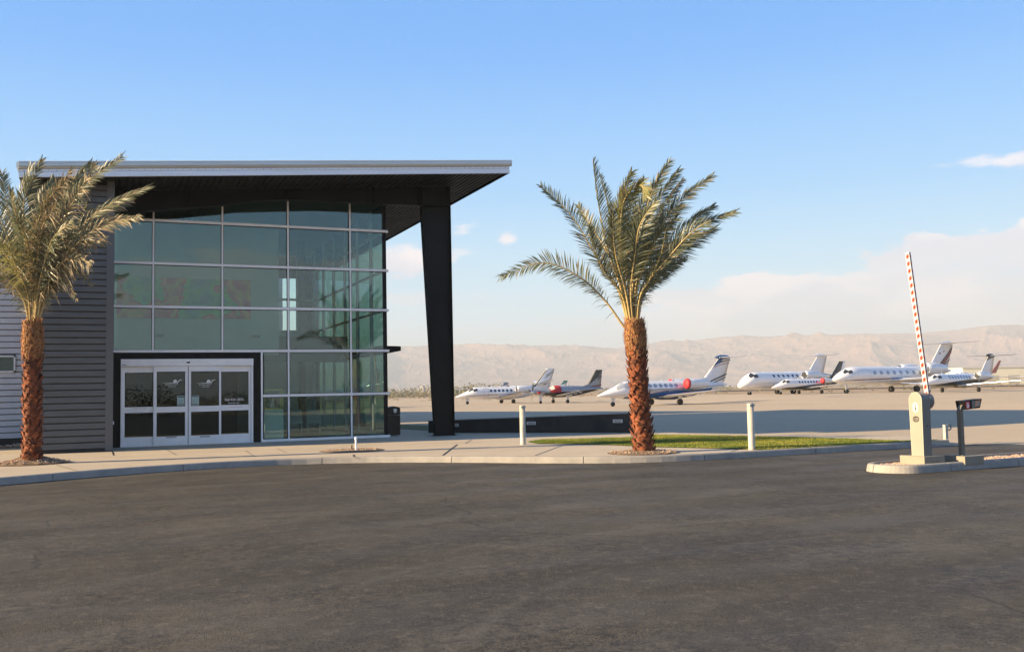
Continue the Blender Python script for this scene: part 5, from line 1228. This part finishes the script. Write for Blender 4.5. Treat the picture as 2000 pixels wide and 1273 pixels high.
# 6: large long-range jet
gv = dict(T=JW, L=27.0, R=1.29, zc=2.50, ng=2.7, nr=.30, mg=15.4, mr=.45, tr=4.4, twin=True, twin_n=True, win=(8, .265, .054, .024, 4, 30), wm=awin_sh, cockpit=[(.062, .092, 42, 86), (.086, .112, 24, 50)],
  wing=(11.2, 1.7, 5.2, 1.5, 13.6, 4.6, .75), winglet=(1.7, .35), wlm=mat('winglet_maroon', (.42, .16, .15), .35), fin=(21.6, 3.75, 4.6, 3.0, 3.45, 3.1), tail=(24.6, 7.35, 3.0, 1.2, 5.1, 1.6, .05), bullet=1.8, eng=(17.6, 2.25, 3.35, 4.6, .88), engm=acw,
  paint=[(.03, .96, arc(-32, -8), arc(-28, -4), acr), (.03, .96, arc(-34, -10), arc(-32, -8.4), ack)], covers=False,
  findec=[([(.42, .0), (.55, 0), (1, .74), (1, .92)], ack), ([(.50, .0), (.98, .80), (1, .62), (.72, .05)], acr), ([(.70, .0), (1, .30), (1, .34), (.64, 0)], ack), ([(.16, .60), (.20, .55), (.30, .58), (.24, .63)], acr), ([(.38, .66), (.46, .64), (.50, .70), (.42, .73)], acg)])
aircraft('business_jet', 'largest white jet with a maroon line and a red-striped tail behind the raised barrier arm', 1653, 770, 137, rad(31), gv)
# 7: black-bellied jet on the far right
cj4 = dict(cj); cj4.update(L=16.4, R=.82, zc=1.52, win=(8, .30, .038, .020, 12, 44), ckm=awin, wm=awin_sh, covers=False, bulm=ack, bfm=ack, belly=(.06, .97, arc(-50, 0, 26), ack), paint=[], finm=acw, tpm=acw, tlem=ack, mg=8.4, tr=4.9,
  fin=(12.9, 2.15, 3.0, 1.45, 2.5, 2.35), tail=(15.2, 4.65, 1.3, .6, 3.35, .7, .05), wing=(7.0, .85, 2.5, 1.0, 8.0, .9, .50), findec=[([(0, .72), (.0, 1), (1, 1), (1, .93), (.5, .86)], ack)], eng=(10.2, 1.34, 2.05, 2.6, .50), cockpit=[(.128, .168, 44, 84), (.170, .208, 20, 50)])
aircraft('business_jet', 'white jet with black belly and open engine intake, rightmost on the apron', 1815, 770, 118, rad(34), cj4)
# aircraft partly hidden behind others, one only a tail past the column, one entering at the right edge
sm = dict(cj); sm.update(covers=False, findec=[([(0, .3), (0, 1), (1, 1), (.9, .85)], acb)], belly=(.2, .8, arc(-60, -40), acg), win=(4, .33, .06, .024, 14, 38))
aircraft('business_jet', 'distant jet of which only the tail shows above the white striped jet', 912, 774, 320, rad(8), sm)
sm2 = dict(cit); sm2.update(findec=[([(0, .4), (0, 1), (1, 1), (1, .75)], mat('tail_green', (.03, .14, .14), .3))], win=(4, .34, .05, .023, 10, 34), door=None)
aircraft('business_jet', 'distant jet whose small green-tipped tail shows above the red cockpit cover', 1028, 773.5, 300, rad(10), sm2)
sm3 = dict(cit); sm3.update(win=(4, .34, .05, .023, 10, 34), findec=[], tlem=lip)
aircraft('business_jet', 'jet hidden behind the terminal except for the tip of its tailplane', 578, 800, 112, rad(50), sm3)

gv2 = dict(gv); gv2.update(wlm=ack, paint=[], findec=[], lem=ack)
aircraft('business_jet', 'jet beyond the right edge of which only a dark upturned wing tip enters the picture', 2078, 757, 200, rad(61), gv2)
# ================================================================== FAR BACKGROUND
def brush_mat():
    return leaf_mat('desert_brush', (.13, .125, .06), (.27, .23, .13), .2, .7)
BR = brush_mat(); BR2 = leaf_mat('dark_desert_brush', (.07, .08, .035), (.13, .13, .06), .2, .7)
def clump(mb, c, w, h, n, m, s):
    for _ in range(n):
        a = ru(0, 2 * PI); r = math.sqrt(rnd()) * w; hh = h * (1 - (r / w) ** 2) ** .5 * rnd() ** .7
        p = Vector((c[0] + r * math.cos(a), c[1] + r * math.sin(a), c[2] + hh)); d = [Vector((ru(-1, 1), ru(-1, 1), ru(-.6, 1))) * s for _ in range(3)]
        mb.add([p + q for q in d], [(0, 1, 2)], m)
random.seed(5)
def brushline(name, x0, x1, D0, D1, n, hmin, hmax, label, step=None, wmul=1.3):
    mb = MB()
    for i in range(n):
        x = ru(x0, x1); D = ru(D0, D1); p = AT(x, 765, D); z = hz(p.x, p.y) - .2; h = ru(hmin, hmax) * (.5 + abs(noise.noise(Vector((x * .02, D * .01, 0)))) * 1.4)
        clump(mb, (p.x, p.y, z), h * ru(.8, wmul * 1.4), h, int(36 + h * 12), 0 if rnd() < .72 else 1, .16 + h * .11)
    return tag(mb.build(name, [BR, BR2]), label, 'bushes', kind='stuff')
brushline('desert_scrub', 690, 1100, 470, 620, 150, 3.0, 6.5, 'band of olive desert scrub beyond the apron left of the parked jets')
brushline('desert_scrub', 1090, 1560, 420, 800, 120, 1.5, 4.5, 'sparse desert scrub beyond the apron between the parked jets')
brushline('desert_scrub', 1560, 2100, 480, 900, 90, 1.0, 3.5, 'low scrub in the sand beyond the jets on the right')
brushline('desert_scrub', 600, 2150, 195, 460, 240, .25, .7, 'small scattered tufts on the sand just beyond the apron')
brushline('desert_scrub', 600, 2150, 900, 2200, 420, 2, 5, 'far scrub at the foot of the mountains')
t = None
# far buildings
p = AT(1985, 760, 330)
def farbox(name, label, pxa, pxb, ytop, D, depth, m, roofm, h_override=None, det=True):
    a, b = AT(pxa, 760, D), AT(pxb, 760, D * 1.02); z0 = hz(a.x, a.y) - .3; zt_ = AT((pxa + pxb) / 2, ytop, D).z
    t = thing(name, label, 'building', (a.x, a.y, z0)); d = Vector((b.x - a.x, b.y - a.y, 0)); n = Vector((-d.y, d.x, 0)).normalized() * depth
    q = [Vector((0, 0, 0)), d, d + n, n]; H = zt_ - z0
    mb = MB(); mb.prism(q, (0, 0, H)); mb.build('wall', m, t)
    mb = MB(); e = d.normalized() * .5; mb.prism([v + w + Vector((0, 0, H)) for v, w in zip(q, (-e - n * .01, e - n * .01, e + n * .01, -e + n * .01))], (0, 0, .5)); mb.build('roof', roofm, t)
    if det:
        k = max(2, int(d.length / 12))
        for i in range(k):
            s = d * ((i + .2) / k); e2 = d * (.55 / k); mb = MB(); nn = n.normalized() * -.06
            mb.prism([s + nn, s + e2 + nn, s + e2 + nn + Vector((0, 0, H * .55)), s + nn + Vector((0, 0, H * .55))], -nn * .9); mb.build('roller_door', mat('door_cream', (.50, .46, .34), .6), t)
    return t
farbox('storage_hangar', 'long cream hangar on the right horizon behind the black-bellied jet', 1882, 2120, 717, 560, 30, mat('cream_wall', (.85, .80, .60), .7, var=.05, vscale=.1), mat('cream_roof', (.66, .62, .48), .6))
farbox('storage_shed', 'low brown shed left of the cream hangar on the horizon', 1862, 1880, 724, 575, 3, mat('brown_wall', (.34, .22, .14), .7), mat('brown_roof', (.28, .19, .13), .6), det=False)
farbox('storage_shed', 'tiny pale shed among the desert scrub seen left of the column', 827, 831, 755, 620, 2, M['white'], M['white'], det=False)

# mountains: ridged range round the far side, lower range behind the camera
PROF = [(-180, .030), (-120, .028), (-60, .035), (-20, .045), (5, .050), (16, .0512), (18, .0540), (20.3, .0545), (22, .0520), (23.4, .0505), (26.4, .0505), (29.5, .049), (31.0, .054), (32.5, .0565), (34, .0545), (35.4, .0545), (38.3, .056), (40, .0555), (42.5, .056), (46.5, .054), (49, .0545), (51.5, .0560), (60, .060), (90, .045), (120, .035), (180, .030)]
def mount_mat():
    m = bpy.data.materials.new('mountain_rock'); m.use_nodes = True; nt = m.node_tree; L = nt.links; b = nt.nodes['Principled BSDF']
    g = N(nt, 'ShaderNodeNewGeometry'); n = N(nt, 'ShaderNodeTexNoise'); n.inputs['Scale'].default_value = .006; n.inputs['Detail'].default_value = 10; n.inputs['Roughness'].default_value = .7; L.new(g.outputs['Position'], n.inputs['Vector'])
    L.new(mix(nt, maprange(nt, n.outputs[0], .38, .62), (.26, .16, .135), (.32, .20, .165)), b.inputs['Base Color']); b.inputs['Roughness'].default_value = .95; b.inputs['Specular IOR Level'].default_value = .1
    return m
MT = mount_mat()
def ridged(x, y, oct=6):
    s, a, f, tot = 0, 1, 1, 0
    w = 1
    for _ in range(oct):
        v = 1 - abs(noise.noise(Vector((x * f, y * f, 7.3)))) * 1.9; v = max(0, v) ** 2
        s += v * a * w; tot += a; w = min(1, v * 1.3 + .15); a *= .55; f *= 2.05
    return s / tot
def mountains(a0, a1, na, r0, r1, nr):
    RC = (r0 + r1) / 2 + 250
    azl = [math.radians(a0 + (a1 - a0) * i / na) for i in range(na + 1)]; rl = [r0 + (r1 - r0) * (i / nr) for i in range(nr + 1)]
    def hf(X, Y, r, a):
        el = interp(PROF, math.degrees(a))[0]; top = el * RC
        t = (r - r0) / (RC - r0); base = sstep(t) ** 1.25 if t < 1 else max(0, 1 - (r - RC) / (r1 - RC)) ** .8
        wx, wy = X + 420 * noise.noise(Vector((X * .0006, Y * .0006, 1))), Y + 420 * noise.noise(Vector((X * .0006, Y * .0006, 9)))
        rg = ridged(wx * .00105, wy * .00105, 7); big = noise.noise(Vector((X * .0007, Y * .0007, 4)))
        relief = (rg - .38) * top * (.10 + .95 * base * (1.25 - base))
        h = top * base * (.95 + .12 * big) + relief * .68
        lim = top * (.985 + .03 * noise.noise(Vector((a * 50, 3, 1))) + .03 * noise.noise(Vector((a * 170, 1, 5))) + .012 * noise.noise(Vector((a * 520, 1, 5))))
        if h > lim * .9: h = lim * .9 + (h - lim * .9) * .35
        h = max(h, -2)
        return h - 2
    v, f = polar(azl, rl, hf); mb = MB(); mb.add(v, f, 0, False); return mb
o = mountains(-5, 62, 900, 4400, 8500, 170).build('mountains', MT); struct(o)
o = mountains(62, 355, 260, 6100, 8500, 24).build('mountains', MT); struct(o)

# what stands behind the camera, mirrored in the glass
random.seed(31)
GRN = leaf_mat('shrub_green', (.030, .036, .016), (.05, .056, .024), .2, .6)
mb = MB()
for k in range(26):
    x, y, h = -20 + k * 2.9 + ru(-.8, .8), -34 + ru(-4, 4), ru(1.8, 3.2); clump(mb, (x, y, 0), ru(1.5, 2.8), h, 900, 0, .16)
tag(mb.build('shrubbery', [GRN]), 'dark shrubbery across the drive that the glass doors mirror', 'bushes', kind='stuff')
# ================================================================== HAZE
def haze():
    mb = MB()
    mb.box(-10100, -10100, -4, 10100, 10100, 470)
    m = bpy.data.materials.new('haze_air'); m.use_nodes = True; nt = m.node_tree; nt.nodes.clear()
    v = nt.nodes.new('ShaderNodeVolumePrincipled'); v.inputs['Color'].default_value = HZC; v.inputs['Density'].default_value = HZD; v.inputs['Anisotropy'].default_value = .0
    o = nt.nodes.new('ShaderNodeOutputMaterial'); nt.links.new(v.outputs[0], o.inputs[1])
    return struct(mb.build('haze', m), 'stuff')
HZC = (.64, .73, .85, 1); HZD = .00026
HAZE = haze()
